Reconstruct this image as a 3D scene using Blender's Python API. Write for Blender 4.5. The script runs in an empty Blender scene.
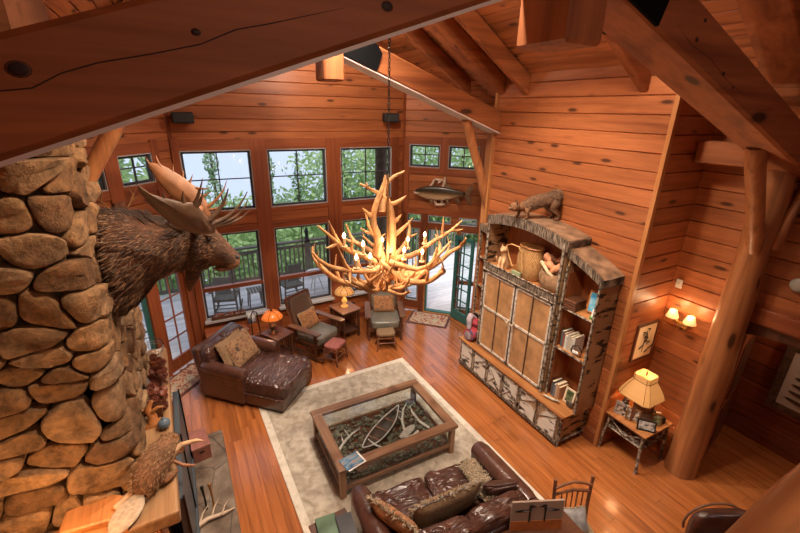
SKY=1.3; EXPO=0.0; LK=1.15; SUN=3.0
import bpy, math, random
from mathutils import Vector, Matrix, noise
C = bpy.context.scene.collection
R = math.radians
PI = math.pi
rnd = random.Random(7)

# ------------------------------------------------------------------ mesh helpers
class MB:
    def __init__(s): s.v=[]; s.f=[]; s.mi=[]; s.M=Matrix.Identity(4); s.cur=0
    def add(s, vs, fs):
        b=len(s.v)
        s.v += [s.M @ Vector(p) for p in vs]
        for f in fs: s.f.append([b+i for i in f]); s.mi.append(s.cur)
        return s
    def box(s, c, d, rz=0, m=None):
        x,y,z=[k/2 for k in d]
        vs=[(-x,-y,-z),(x,-y,-z),(x,y,-z),(-x,y,-z),(-x,-y,z),(x,-y,z),(x,y,z),(-x,y,z)]
        T=Matrix.Translation(c)@(m if m else Matrix.Rotation(rz,4,'Z'))
        return s.add([T@Vector(p) for p in vs],[(0,3,2,1),(4,5,6,7),(0,1,5,4),(1,2,6,5),(2,3,7,6),(3,0,4,7)])
    def beam(s, p, q, w, h, up=(0,0,1)):
        p=Vector(p);q=Vector(q);d=(q-p);L=d.length;d.normalize()
        u=Vector(up); side=d.cross(u).normalized(); u=side.cross(d).normalized()
        vs=[]
        for a in (p,q):
            for i,j in((-1,-1),(1,-1),(1,1),(-1,1)): vs.append(a+side*(i*w/2)+u*(j*h/2))
        return s.add(vs,[(0,1,2,3),(7,6,5,4),(0,4,5,1),(1,5,6,2),(2,6,7,3),(3,7,4,0)])
    def tube(s, pts, rs, n=8, sq=1.0):
        pts=[Vector(p) for p in pts]
        if not hasattr(rs,'__len__'): rs=[rs]*len(pts)
        ref=None; vs=[]; m=len(pts)
        for i,p in enumerate(pts):
            t=(pts[min(i+1,m-1)]-pts[max(i-1,0)])
            if t.length<1e-7: t=Vector((0,0,1))
            t.normalize()
            if ref is None:
                ref=Vector((0,0,1)) if abs(t.z)<.9 else Vector((1,0,0))
            a=(ref-t*ref.dot(t)); 
            if a.length<1e-5: a=t.orthogonal()
            a.normalize(); b=t.cross(a); ref=a
            for k in range(n):
                g=2*PI*k/n; vs.append(p+(a*math.cos(g)+b*math.sin(g)*sq)*rs[i])
        fs=[]
        for i in range(m-1):
            for k in range(n):
                k2=(k+1)%n; fs.append((i*n+k,i*n+k2,(i+1)*n+k2,(i+1)*n+k))
        fs.append(tuple(range(n))[::-1]); fs.append(tuple((m-1)*n+k for k in range(n)))
        return s.add(vs,fs)
    def lathe(s, prof, c=(0,0,0), n=20, seg=None):
        vs=[];m=len(prof)
        for r,z in prof:
            for k in range(n):
                g=2*PI*k/n; vs.append((c[0]+r*math.cos(g),c[1]+r*math.sin(g),c[2]+z))
        fs=[(i*n+k,i*n+(k+1)%n,(i+1)*n+(k+1)%n,(i+1)*n+k) for i in range(m-1) for k in range(n)]
        fs.append(tuple(range(n))[::-1]); fs.append(tuple((m-1)*n+k for k in range(n)))
        return s.add(vs,fs)
    def prism(s, poly, a, b, axis='z'):
        n=len(poly)
        def P(x,y,t): return {'z':(x,y,t),'y':(x,t,y),'x':(t,x,y)}[axis]
        vs=[P(x,y,a) for x,y in poly]+[P(x,y,b) for x,y in poly]
        fs=[tuple(range(n))[::-1],tuple(range(n,2*n))]+[(i,(i+1)%n,n+(i+1)%n,n+i) for i in range(n)]
        return s.add(vs,fs)
    def loft(s, rings):
        n=len(rings[0]);m=len(rings);vs=[p for r in rings for p in r]
        fs=[(i*n+k,i*n+(k+1)%n,(i+1)*n+(k+1)%n,(i+1)*n+k) for i in range(m-1) for k in range(n)]
        fs.append(tuple(range(n))[::-1]); fs.append(tuple((m-1)*n+k for k in range(n)))
        return s.add(vs,fs)
    def ell(s, c, r, nu=12, nv=8, m=None, e=1.0, fn=None):
        """(super)ellipsoid; e<1 boxier; fn(p)->p displaces"""
        def pw(x): return math.copysign(abs(x)**e, x)
        T=Matrix.Translation(c)@(m if m else Matrix.Identity(4))
        rings=[]
        for j in range(nv+1):
            ph=-PI/2+PI*j/nv
            ph=max(-PI/2+.02,min(PI/2-.02,ph))
            ring=[]
            for k in range(nu):
                th=2*PI*k/nu
                p=Vector((r[0]*pw(math.cos(ph))*pw(math.cos(th)), r[1]*pw(math.cos(ph))*pw(math.sin(th)), r[2]*pw(math.sin(ph))))
                if fn: p=fn(p)
                ring.append(T@p)
            rings.append(ring)
        return s.loft(rings)
    def build(s, name, mat, parent=None, smooth=None, bevel=0, seg=1, sub=0, loc=None, rz=0):
        me=bpy.data.meshes.new(name); me.from_pydata([tuple(v) for v in s.v],[],s.f)
        mats=mat if isinstance(mat,(list,tuple)) else [mat]
        for m in mats: me.materials.append(m)
        if len(mats)>1: me.polygons.foreach_set('material_index',s.mi)
        import bmesh
        bm=bmesh.new(); bm.from_mesh(me); bmesh.ops.recalc_face_normals(bm,faces=bm.faces); bm.to_mesh(me); bm.free()
        if smooth is not None:
            for p in me.polygons: p.use_smooth=True
            if smooth<180: me.set_sharp_from_angle(angle=R(smooth))
        me.update()
        o=bpy.data.objects.new(name,me); C.objects.link(o)
        if parent: o.parent=parent
        if loc: o.location=loc
        if rz: o.rotation_euler.z=rz
        if bevel:
            b=o.modifiers.new('bevel','BEVEL'); b.width=bevel; b.segments=seg; b.limit_method='ANGLE'; b.angle_limit=R(40)
        if sub:
            b=o.modifiers.new('sub','SUBSURF'); b.levels=sub; b.render_levels=sub
        return o

def tag(o,label=None,cat=None,group=None,kind=None):
    if label: o['label']=label
    if cat: o['category']=cat
    if group: o['group']=group
    if kind: o['kind']=kind
    return o
def thing(name,label,cat,loc=(0,0,0),rz=0,group=None,kind=None):
    o=bpy.data.objects.new(name,None); C.objects.link(o); o.empty_display_size=.1
    o.location=loc; o.rotation_euler=(0,0,rz)
    return tag(o,label,cat,group,kind)
def kids(o): return [c for c in bpy.data.objects if c.parent==o]
def copy_tree(o,parent=None):
    c=o.copy(); C.objects.link(c); c.parent=parent
    for k in kids(o): copy_tree(k,c)
    return c
def dup(o,loc,rz=None,label=None,group=None,scale=None):
    c=copy_tree(o); c.location=loc
    if rz is not None: c.rotation_euler=(0,0,rz)
    if label: c['label']=label
    if group: c['group']=group
    if scale: c.scale=(scale,)*3
    return c

# ------------------------------------------------------------------ materials
def mat(name):
    m=bpy.data.materials.new(name); m.use_nodes=True
    nt=m.node_tree; b=nt.nodes['Principled BSDF']
    return m,nt,b
def N(nt,t,**k):
    n=nt.nodes.new(t)
    for a,v in k.items():
        if a in n.inputs: n.inputs[a].default_value=v
        else: setattr(n,a,v)
    return n
def L(nt,a,b): nt.links.new(a,b)
def ramp(nt,fac,stops):
    r=nt.nodes.new('ShaderNodeValToRGB'); e=r.color_ramp.elements
    while len(e)<len(stops): e.new(.5)
    for i,(p,c) in enumerate(stops): e[i].position=p; e[i].color=(*c,1)
    L(nt,fac,r.inputs[0]); return r
def coords(nt,scale=(1,1,1),src='Object'):
    t=N(nt,'ShaderNodeTexCoord'); mp=N(nt,'ShaderNodeMapping'); mp.inputs['Scale'].default_value=scale
    L(nt,t.outputs[src],mp.inputs['Vector']); return mp.outputs[0]
def mixc(nt,f,a,b,mode='MIX'):
    m=nt.nodes.new('ShaderNodeMix'); m.data_type='RGBA'; m.blend_type=mode
    for s,v in((m.inputs[0],f),(m.inputs[6],a),(m.inputs[7],b)):
        if hasattr(v,'links'): L(nt,v,s)
        elif isinstance(v,(int,float)): s.default_value=v
        else: s.default_value=(*v,1)
    return m.outputs[2]
def plain(name,col,rough=.5,metal=0,spec=None,emit=None,es=1,trans=0,nz=0,nscale=30,bump=0):
    m,nt,b=mat(name)
    b.inputs['Base Color'].default_value=(*col,1); b.inputs['Roughness'].default_value=rough; b.inputs['Metallic'].default_value=metal
    if emit: b.inputs['Emission Color'].default_value=(*emit,1); b.inputs['Emission Strength'].default_value=es
    if nz or bump:
        n=N(nt,'ShaderNodeTexNoise'); n.inputs['Scale'].default_value=nscale; n.inputs['Detail'].default_value=4
        L(nt,coords(nt),n.inputs['Vector'])
        if nz:
            d=tuple(c*(1-nz) for c in col); l=tuple(min(1,c*(1+nz)) for c in col)
            r=ramp(nt,n.outputs['Fac'],[(.3,d),(.7,l)]); L(nt,r.outputs[0],b.inputs['Base Color'])
        if bump:
            bp=N(nt,'ShaderNodeBump'); bp.inputs['Strength'].default_value=bump; bp.inputs['Distance'].default_value=.02
            L(nt,n.outputs['Fac'],bp.inputs['Height']); L(nt,bp.outputs[0],b.inputs['Normal'])
    return m
def wood(name,dark,light,ax='x',rough=.45,knots=True,isl=.35,gs=1.0,bump=.15,coat=0):
    """grain runs along local axis ax"""
    m,nt,b=mat(name)
    st={'x':(.5,8,8),'y':(8,.5,8),'z':(8,8,.5)}[ax]
    sc=tuple(k*gs for k in st)
    v=coords(nt,sc)
    g=N(nt,'ShaderNodeNewGeometry')
    off=N(nt,'ShaderNodeVectorMath',operation='MULTIPLY_ADD')
    cmb=N(nt,'ShaderNodeCombineXYZ')
    for i in range(3): L(nt,g.outputs['Random Per Island'],cmb.inputs[i])
    L(nt,cmb.outputs[0],off.inputs[0]); off.inputs[1].default_value=(23,57,91); L(nt,v,off.inputs[2])
    n=N(nt,'ShaderNodeTexNoise'); n.inputs['Scale'].default_value=1.6; n.inputs['Detail'].default_value=7; n.inputs['Distortion'].default_value=.6
    L(nt,off.outputs[0],n.inputs['Vector'])
    r=ramp(nt,n.outputs['Fac'],[(.28,dark),(.5,tuple((a+2*c)/3 for a,c in zip(dark,light))),(.72,light)])
    n2=N(nt,'ShaderNodeTexNoise'); n2.inputs['Scale'].default_value=6; n2.inputs['Detail'].default_value=3
    L(nt,off.outputs[0],n2.inputs['Vector'])
    col=mixc(nt,.35,r.outputs[0],ramp(nt,n2.outputs['Fac'],[(.3,(.55,.5,.45)),(.7,(1.25,1.2,1.15))]).outputs[0],'MULTIPLY')
    if isl:
        rr=ramp(nt,g.outputs['Random Per Island'],[(0,(1-isl,)*3),(1,(1+isl*.6,)*3)])
        col=mixc(nt,1.0,col,rr.outputs[0],'MULTIPLY')
    if knots:
        ks={'x':(1.6,5,5),'y':(5,1.6,5),'z':(5,5,1.6)}[ax]
        k=coords(nt,tuple(q*gs*1.15 for q in ks))
        vo=N(nt,'ShaderNodeTexVoronoi'); vo.inputs['Scale'].default_value=1.0; L(nt,k,vo.inputs['Vector'])
        kr=ramp(nt,vo.outputs['Distance'],[(.10,(.95,)*3),(.15,(.25,)*3),(.21,(.0,)*3)])
        col=mixc(nt,kr.outputs[0],col,tuple(c*.25 for c in dark))
    L(nt,col,b.inputs['Base Color']); b.inputs['Roughness'].default_value=rough
    if coat: b.inputs['Coat Weight'].default_value=coat; b.inputs['Coat Roughness'].default_value=.15
    if bump:
        bp=N(nt,'ShaderNodeBump'); bp.inputs['Strength'].default_value=bump; bp.inputs['Distance'].default_value=.01
        L(nt,n.outputs['Fac'],bp.inputs['Height']); L(nt,bp.outputs[0],b.inputs['Normal'])
    return m
WD=(.27,.076,.024); WL=(.45,.15,.050)
M={}
for a in 'xyz':
    M['wall_'+a]=wood('wall_wood_'+a,WD,WL,a,.42,isl=.22)
    M['table_'+a]=wood('table_oak_'+a,(.17,.082,.043),(.36,.20,.115),a,.35,knots=False)
    M['beam_'+a]=wood('beam_wood_'+a,(.18,.050,.013),(.38,.125,.038),a,.62,gs=.6)
    M['mantel_'+a]=wood('mantel_wood_'+a,(.26,.13,.055),(.46,.27,.13),a,.5,knots=False)
    M['trim_'+a]=wood('trim_wood_'+a,(.17,.042,.014),(.31,.088,.031),a,.4,knots=False)
    M['log_'+a]=wood('log_wood_'+a,(.24,.082,.028),(.46,.19,.07),a,.4,gs=.7)
    M['oak_'+a]=wood('oak_'+a,(.12,.052,.026),(.27,.13,.072),a,.4,knots=False)
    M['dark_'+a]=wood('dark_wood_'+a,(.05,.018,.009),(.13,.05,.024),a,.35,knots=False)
    M['amber_'+a]=wood('amber_wood_'+a,(.30,.10,.03),(.55,.24,.08),a,.4,knots=False)
M['floor']=wood('floor_planks',(.25,.075,.021),(.49,.168,.047),'y',.24,isl=.10,gs=.8,bump=.03,coat=.8,knots=False)
M['ceil']=wood('ceiling_planks',(.26,.08,.024),(.50,.18,.06),'x',.5)
M['stone']=None
M['glass']=None
def mk_stone():
    m,nt,b=mat('field_stone'); g=N(nt,'ShaderNodeNewGeometry')
    r=ramp(nt,g.outputs['Random Per Island'],[(0,(.15,.08,.036)),(.2,(.29,.165,.075)),(.4,(.36,.22,.11)),(.6,(.21,.125,.062)),(.8,(.33,.215,.12)),(1,(.17,.09,.042))])
    n=N(nt,'ShaderNodeTexNoise'); n.inputs['Scale'].default_value=9; n.inputs['Detail'].default_value=8; n.inputs['Roughness'].default_value=.7
    L(nt,coords(nt),n.inputs['Vector'])
    col=mixc(nt,.8,r.outputs[0],ramp(nt,n.outputs['Fac'],[(.34,(.30,.26,.23)),(.48,(.9,.88,.85)),(.66,(1.75,1.65,1.55))]).outputs[0],'MULTIPLY')
    L(nt,col,b.inputs['Base Color']); b.inputs['Roughness'].default_value=.85
    bp=N(nt,'ShaderNodeBump'); bp.inputs['Strength'].default_value=1; bp.inputs['Distance'].default_value=.05
    L(nt,n.outputs['Fac'],bp.inputs['Height']); L(nt,bp.outputs[0],b.inputs['Normal']); return m
M['stone']=mk_stone()
M['mortar']=plain('mortar',(.10,.065,.04),.95,nz=.3,nscale=20)
def mk_glass():
    m=bpy.data.materials.new('window_glass'); m.use_nodes=True; nt=m.node_tree; nt.nodes.clear()
    o=N(nt,'ShaderNodeOutputMaterial'); t=N(nt,'ShaderNodeBsdfTransparent'); g=N(nt,'ShaderNodeBsdfGlossy'); g.inputs['Roughness'].default_value=.02
    t.inputs['Color'].default_value=(.95,.97,.97,1)
    f=N(nt,'ShaderNodeLayerWeight'); f.inputs['Blend'].default_value=.5; x=N(nt,'ShaderNodeMixShader')
    p=N(nt,'ShaderNodeMath',operation='POWER'); p.inputs[1].default_value=4; L(nt,f.outputs['Facing'],p.inputs[0])
    q=N(nt,'ShaderNodeMath',operation='MULTIPLY_ADD'); q.inputs[1].default_value=.5; q.inputs[2].default_value=.025; L(nt,p.outputs[0],q.inputs[0])
    L(nt,q.outputs[0],x.inputs[0]); L(nt,t.outputs[0],x.inputs[1]); L(nt,g.outputs[0],x.inputs[2]); L(nt,x.outputs[0],o.inputs[0]); return m
M['glass']=mk_glass()
def mk_leather(name,dark,light,rough=.28,ws=7,strength=.9):
    m,nt,b=mat(name)
    n0=N(nt,'ShaderNodeTexNoise'); n0.inputs['Scale'].default_value=ws; n0.inputs['Detail'].default_value=3; n0.inputs['Distortion'].default_value=1.6
    mp=coords(nt,(1,1,1)); L(nt,mp,n0.inputs['Vector'])
    r=ramp(nt,n0.outputs['Fac'],[(.3,dark),(.7,light)]); L(nt,r.outputs[0],b.inputs['Base Color'])
    b.inputs['Roughness'].default_value=rough
    n1=N(nt,'ShaderNodeTexNoise'); n1.inputs['Scale'].default_value=ws*1.5; n1.inputs['Detail'].default_value=1.2; n1.inputs['Distortion'].default_value=1.0
    mp2=N(nt,'ShaderNodeMapping'); mp2.inputs['Scale'].default_value=(.45,2.0,1); mp2.inputs['Rotation'].default_value=(0,0,R(35)); L(nt,coords(nt),mp2.inputs['Vector']); L(nt,mp2.outputs[0],n1.inputs['Vector'])
    # crease-like ridges
    ma=N(nt,'ShaderNodeMath',operation='SUBTRACT'); ma.inputs[1].default_value=.5; L(nt,n1.outputs['Fac'],ma.inputs[0])
    ab=N(nt,'ShaderNodeMath',operation='ABSOLUTE'); L(nt,ma.outputs[0],ab.inputs[0])
    sq=N(nt,'ShaderNodeMath',operation='POWER'); sq.inputs[1].default_value=.6; L(nt,ab.outputs[0],sq.inputs[0])
    bp=N(nt,'ShaderNodeBump'); bp.inputs['Strength'].default_value=strength; bp.inputs['Distance'].default_value=.05
    L(nt,sq.outputs[0],bp.inputs['Height']); L(nt,bp.outputs[0],b.inputs['Normal']); b.inputs['IOR'].default_value=1.6; b.inputs['Coat Weight'].default_value=.35; b.inputs['Coat Roughness'].default_value=.25; L(nt,bp.outputs[0],b.inputs['Coat Normal']); return m
M['leather']=mk_leather('brown_leather',(.045,.018,.013),(.10,.040,.026),.3,4.5,.75)
M['leather_tight']=mk_leather('brown_leather_tight',(.055,.021,.014),(.105,.040,.025),.3,4,.16)
M['leather_grey']=mk_leather('grey_green_leather',(.13,.125,.10),(.22,.21,.17),.4,6,.25)
def mk_fur(name,c1,c2,c3,sc=(3,18,18),scale=3,bump=.8):
    m,nt,b=mat(name)
    n=N(nt,'ShaderNodeTexNoise'); n.inputs['Scale'].default_value=scale; n.inputs['Detail'].default_value=8; n.inputs['Roughness'].default_value=.75; n.inputs['Distortion'].default_value=.5
    L(nt,coords(nt,sc),n.inputs['Vector'])
    n2=N(nt,'ShaderNodeTexNoise'); n2.inputs['Scale'].default_value=3.5; n2.inputs['Detail'].default_value=2; L(nt,coords(nt),n2.inputs['Vector'])
    r=ramp(nt,n.outputs['Fac'],[(.3,c1),(.52,c2),(.72,c3)])
    col=mixc(nt,.8,r.outputs[0],ramp(nt,n2.outputs['Fac'],[(.35,(.45,.42,.4)),(.65,(1.3,1.2,1.1))]).outputs[0],'MULTIPLY')
    L(nt,col,b.inputs['Base Color']); b.inputs['Roughness'].default_value=.7
    bp=N(nt,'ShaderNodeBump'); bp.inputs['Strength'].default_value=bump; bp.inputs['Distance'].default_value=.03
    L(nt,n.outputs['Fac'],bp.inputs['Height']); L(nt,bp.outputs[0],b.inputs['Normal']); return m
M['moose']=mk_fur('moose_fur',(.022,.009,.005),(.10,.042,.018),(.33,.16,.07))
M['beaver']=mk_fur('beaver_fur',(.09,.04,.018),(.27,.13,.06),(.50,.32,.18),(14,14,14),2)
M['bobcat']=mk_fur('bobcat_fur',(.035,.018,.010),(.20,.095,.04),(.38,.21,.10),(20,20,20),2,.5)
M['tan_cat']=plain('pale_carved_wood',(.62,.36,.18),.6,nz=.2,nscale=12)
M['antler']=mk_fur('antler_bone',(.34,.15,.05),(.56,.30,.12),(.72,.48,.24),(3,3,3),2,.15)
M['palm_shaded']=plain('antler_shaded',(.10,.058,.036),.55,nz=.35,nscale=9,bump=.3)  # near antler palm, its shade put into the colour
M['palm_lit']=plain('antler_lit',(.27,.12,.055),.5,nz=.25,nscale=9,bump=.3)  # far palm of the same antlers, its light put into the colour
M['bone']=plain('antler_tip',(.55,.42,.3),.45)
def mk_strand(name,c1,c2,c3):
    m,nt,b=mat(name); g=N(nt,'ShaderNodeNewGeometry'); r=ramp(nt,g.outputs['Random Per Island'],[(0,c1),(.6,c2),(1,c3)]); L(nt,r.outputs[0],b.inputs['Base Color']); b.inputs['Roughness'].default_value=.6; return m
M['moose_hair']=mk_strand('moose_hair',(.018,.008,.004),(.10,.045,.018),(.26,.13,.055))
M['beaver_hair']=mk_strand('beaver_hair',(.10,.045,.02),(.30,.16,.075),(.55,.38,.22))
M['bobcat_hair']=mk_strand('bobcat_hair',(.03,.015,.008),(.18,.085,.035),(.36,.20,.09))
def rugmat(name,cols,scale,seed=0):
    m,nt,b=mat(name)
    n=N(nt,'ShaderNodeTexNoise'); n.inputs['Scale'].default_value=scale; n.inputs['Detail'].default_value=5; n.inputs['Distortion'].default_value=.8
    L(nt,coords(nt),n.inputs['Vector'])
    r=ramp(nt,n.outputs['Fac'],cols)
    w=N(nt,'ShaderNodeTexVoronoi'); w.inputs['Scale'].default_value=scale*.8; L(nt,coords(nt),w.inputs['Vector'])
    col=mixc(nt,.45,r.outputs[0],ramp(nt,w.outputs['Distance'],[(.1,(.72,.68,.6)),(.45,(1.12,1.1,1.05))]).outputs[0],'MULTIPLY')
    L(nt,col,b.inputs['Base Color']); b.inputs['Roughness'].default_value=.95
    n2=N(nt,'ShaderNodeTexNoise'); n2.inputs['Scale'].default_value=150; L(nt,coords(nt),n2.inputs['Vector'])
    bp=N(nt,'ShaderNodeBump'); bp.inputs['Strength'].default_value=.4; bp.inputs['Distance'].default_value=.005
    L(nt,n2.outputs['Fac'],bp.inputs['Height']); L(nt,bp.outputs[0],b.inputs['Normal']); return m
M['rug']=rugmat('big_rug_wool',[(.3,(.29,.25,.20)),(.5,(.42,.37,.30)),(.7,(.52,.47,.40))],9)
M['rug_edge']=rugmat('rug_border_wool',[(.3,(.58,.53,.45)),(.7,(.68,.63,.55))],12)
M['rug_red']=rugmat('oriental_wool',[(.3,(.16,.05,.04)),(.45,(.42,.16,.10)),(.55,(.60,.50,.36)),(.7,(.15,.17,.15))],16)
M['rug_dark']=plain('rug_dark_border',(.12,.05,.045),.95,nz=.3,nscale=40)
M['tap']=rugmat('tapestry',[(.32,(.06,.04,.03)),(.44,(.22,.12,.06)),(.55,(.32,.20,.11)),(.63,(.20,.08,.05)),(.75,(.10,.11,.08))],15)
M['tap2']=rugmat('tapestry_scene',[(.32,(.10,.06,.04)),(.45,(.45,.22,.09)),(.56,(.30,.13,.06)),(.72,(.16,.13,.10))],12)
M['tan_cloth']=plain('tan_cloth',(.24,.15,.08),.9,nz=.25,nscale=40,bump=.3)
M['fringe']=plain('cream_fringe',(.40,.31,.21),.95,nz=.35,nscale=50,bump=.8)
M['black']=plain('black_plastic',(.012,.012,.013),.5)
M['steel']=plain('black_steel',(.003,.003,.0035),.95)
M['steel'].node_tree.nodes['Principled BSDF'].inputs['Specular IOR Level'].default_value=.1
M['iron']=plain('iron',(.03,.028,.026),.45,.8)
M['sash']=plain('dark_sash',(.045,.045,.05),.5)
M['jamb']=plain('pale_jamb',(.42,.42,.43),.5)
M['green']=plain('green_door_paint',(.028,.13,.115),.4)
M['deck']=wood('deck_boards',(.72,.71,.73),(.90,.89,.92),'x',.7,knots=False,isl=.2,bump=.1)
M['rail']=plain('railing_wood',(.16,.14,.115),.7,nz=.25,nscale=15)
M['rocker']=plain('deck_chair_wood',(.15,.13,.105),.7,nz=.2,nscale=15)
M['grass']=plain('lawn',(.10,.22,.045),.9,nz=.5,nscale=.6)
M['bark']=plain('bark',(.09,.065,.045),.9,nz=.4,nscale=8)
def mk_leaf(name,c1,c2):
    m,nt,b=mat(name); g=N(nt,'ShaderNodeNewGeometry')
    r=ramp(nt,g.outputs['Random Per Island'],[(0,c1),(1,c2)]); L(nt,r.outputs[0],b.inputs['Base Color']); b.inputs['Roughness'].default_value=.6
    b.inputs['Transmission Weight'].default_value=0
    t=N(nt,'ShaderNodeBsdfTranslucent'); L(nt,r.outputs[0],t.inputs[0]); x=N(nt,'ShaderNodeMixShader'); x.inputs[0].default_value=.45
    o=[q for q in nt.nodes if q.type=='OUTPUT_MATERIAL'][0]
    L(nt,b.outputs[0],x.inputs[1]); L(nt,t.outputs[0],x.inputs[2]); L(nt,x.outputs[0],o.inputs[0]); return m
M['leaf1']=mk_leaf('green_leaves',(.26,.40,.15),(.52,.68,.34))
M['leaf2']=mk_leaf('spruce_needles',(.20,.32,.17),(.42,.55,.34))
M['white']=plain('white_plastic',(.75,.73,.70),.5)
M['cream']=plain('cream_paper',(.70,.58,.40),.8)
M['brass']=plain('brass',(.45,.25,.09),.35,.8)
M['slate']=None
def mk_slate():
    m,nt,b=mat('slate'); v=coords(nt)
    n=N(nt,'ShaderNodeTexNoise'); n.inputs['Scale'].default_value=5; n.inputs['Detail'].default_value=7; L(nt,v,n.inputs['Vector'])
    r=ramp(nt,n.outputs['Fac'],[(.3,(.08,.055,.038)),(.55,(.19,.14,.10)),(.75,(.30,.25,.20))])
    w=N(nt,'ShaderNodeTexVoronoi',feature='DISTANCE_TO_EDGE'); w.inputs['Scale'].default_value=1.7; L(nt,v,w.inputs['Vector'])
    e=ramp(nt,w.outputs['Distance'],[(.006,(.5,)*3),(.016,(1,1,1))])
    L(nt,mixc(nt,1,r.outputs[0],e.outputs[0],'MULTIPLY'),b.inputs['Base Color']); b.inputs['Roughness'].default_value=.45
    bp=N(nt,'ShaderNodeBump'); bp.inputs['Strength'].default_value=.5; bp.inputs['Distance'].default_value=.02; L(nt,n.outputs['Fac'],bp.inputs['Height']); L(nt,bp.outputs[0],b.inputs['Normal']); return m
M['slate']=mk_slate()
def mk_birch(name,pale=(.62,.58,.50),patch=(.36,.22,.12),pf=.5):
    """white birch bark with dark streaks; tan where the bark is peeled"""
    m,nt,b=mat(name)
    n=N(nt,'ShaderNodeTexNoise'); n.inputs['Scale'].default_value=3.2; n.inputs['Detail'].default_value=4; L(nt,coords(nt,(1.4,1.4,4.5)),n.inputs['Vector'])
    n2=N(nt,'ShaderNodeTexNoise'); n2.inputs['Scale'].default_value=2.0; n2.inputs['Detail'].default_value=5; L(nt,coords(nt),n2.inputs['Vector'])
    base=ramp(nt,n2.outputs['Fac'],[(pf-.03,pale),(pf+.03,patch)])
    dk=ramp(nt,n.outputs['Fac'],[(.39,(.05,.035,.025)),(.45,(1,1,1))])
    L(nt,mixc(nt,1,base.outputs[0],dk.outputs[0],'MULTIPLY'),b.inputs['Base Color']); b.inputs['Roughness'].default_value=.65
    bp=N(nt,'ShaderNodeBump'); bp.inputs['Strength'].default_value=.3; L(nt,n.outputs['Fac'],bp.inputs['Height']); bp.inputs['Distance'].default_value=.01; L(nt,bp.outputs[0],b.inputs['Normal']); return m
M['birch']=mk_birch('birch_bark',(.66,.62,.55),(.36,.22,.12),.60)
M['birch_tan']=mk_birch('brown_birch_bark',(.42,.25,.12),(.34,.18,.08),.5)
M['bark_panel']=plain('inner_bark_panel',(.42,.22,.095),.38,nz=.28,nscale=6,bump=.2)
M['twig']=None
def mk_twig():
    m,nt,b=mat('birch_twig'); n=N(nt,'ShaderNodeTexNoise'); n.inputs['Scale'].default_value=22; n.inputs['Detail'].default_value=3; L(nt,coords(nt),n.inputs['Vector'])
    r=ramp(nt,n.outputs['Fac'],[(.38,(.04,.025,.017)),(.47,(.15,.10,.065)),(.62,(.40,.34,.27))]); L(nt,r.outputs[0],b.inputs['Base Color']); b.inputs['Roughness'].default_value=.7; return m
M['twig']=mk_twig()
M['fringe_bark']=None
def mk_sticks():
    m,nt,b=mat('split_twig_mosaic'); n=N(nt,'ShaderNodeTexNoise'); n.inputs['Scale'].default_value=6; n.inputs['Detail'].default_value=3; L(nt,coords(nt,(1,11,1.5)),n.inputs['Vector'])
    r=ramp(nt,n.outputs['Fac'],[(.38,(.03,.02,.014)),(.5,(.13,.088,.058)),(.64,(.30,.24,.18))]); L(nt,r.outputs[0],b.inputs['Base Color']); b.inputs['Roughness'].default_value=.8
    bp=N(nt,'ShaderNodeBump'); bp.inputs['Strength'].default_value=.8; bp.inputs['Distance'].default_value=.01; L(nt,n.outputs['Fac'],bp.inputs['Height']); L(nt,bp.outputs[0],b.inputs['Normal']); return m
M['sticks']=mk_sticks()
M['hickory']=plain('hickory_twig',(.22,.085,.035),.5,nz=.35,nscale=18)
M['red_wool']=rugmat('red_wool',[(.35,(.30,.02,.03)),(.5,(.42,.05,.06)),(.62,(.10,.08,.16))],14)
M['shade_orange']=plain('amber_glass_shade',(.6,.16,.03),.25,emit=(1,.20,.025),es=.55)
M['shade_amber']=plain('honey_glass_shade',(.6,.30,.10),.4,emit=(1,.42,.10),es=.45)
M['shade_lamp']=plain('glowing_parchment',(.42,.23,.09),.7,emit=(1,.42,.11),es=.42)
M['bulb']=plain('lit_bulb',(1,.9,.7),.5,emit=(1,.62,.28),es=30)
M['can_glow']=plain('lit_lamp_face',(1,.9,.7),.5,emit=(1,.75,.5),es=12)
def pl(name,c,r=.6,**k):
    if name not in M: M[name]=plain(name,c,r,**k)
    return M[name]
# ------------------------------------------------------------------ camera, world
pitch,roll,yaw,fpx=3.61904941e-01,2.15539843e-02,4.97550795e-01,412.2272
F=Vector((math.sin(yaw)*math.cos(pitch),math.cos(yaw)*math.cos(pitch),-math.sin(pitch)))
Rt=Vector((math.cos(yaw),-math.sin(yaw),0)); Up=Rt.cross(F)
R2=Rt*math.cos(roll)+Up*math.sin(roll); U2=Up*math.cos(roll)-Rt*math.sin(roll)
cd=bpy.data.cameras.new('camera'); cam=bpy.data.objects.new('camera',cd); C.objects.link(cam)
cam.matrix_world=Matrix(((R2.x,U2.x,-F.x,0),(R2.y,U2.y,-F.y,0),(R2.z,U2.z,-F.z,4.5),(0,0,0,1)))
cd.sensor_width=36; cd.lens=fpx*36/800; cd.clip_start=.05; cd.clip_end=300
bpy.context.scene.camera=cam
w=bpy.data.worlds.new('world'); bpy.context.scene.world=w; w.use_nodes=True
bg=w.node_tree.nodes['Background']; bg.inputs[0].default_value=(.66,.72,.88,1); bg.inputs[1].default_value=SKY
vs=bpy.context.scene.view_settings; vs.view_transform='Standard'; vs.look='None'; vs.exposure=EXPO; vs.gamma=1
try: vs.use_curve_mapping=False
except Exception: pass

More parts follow.
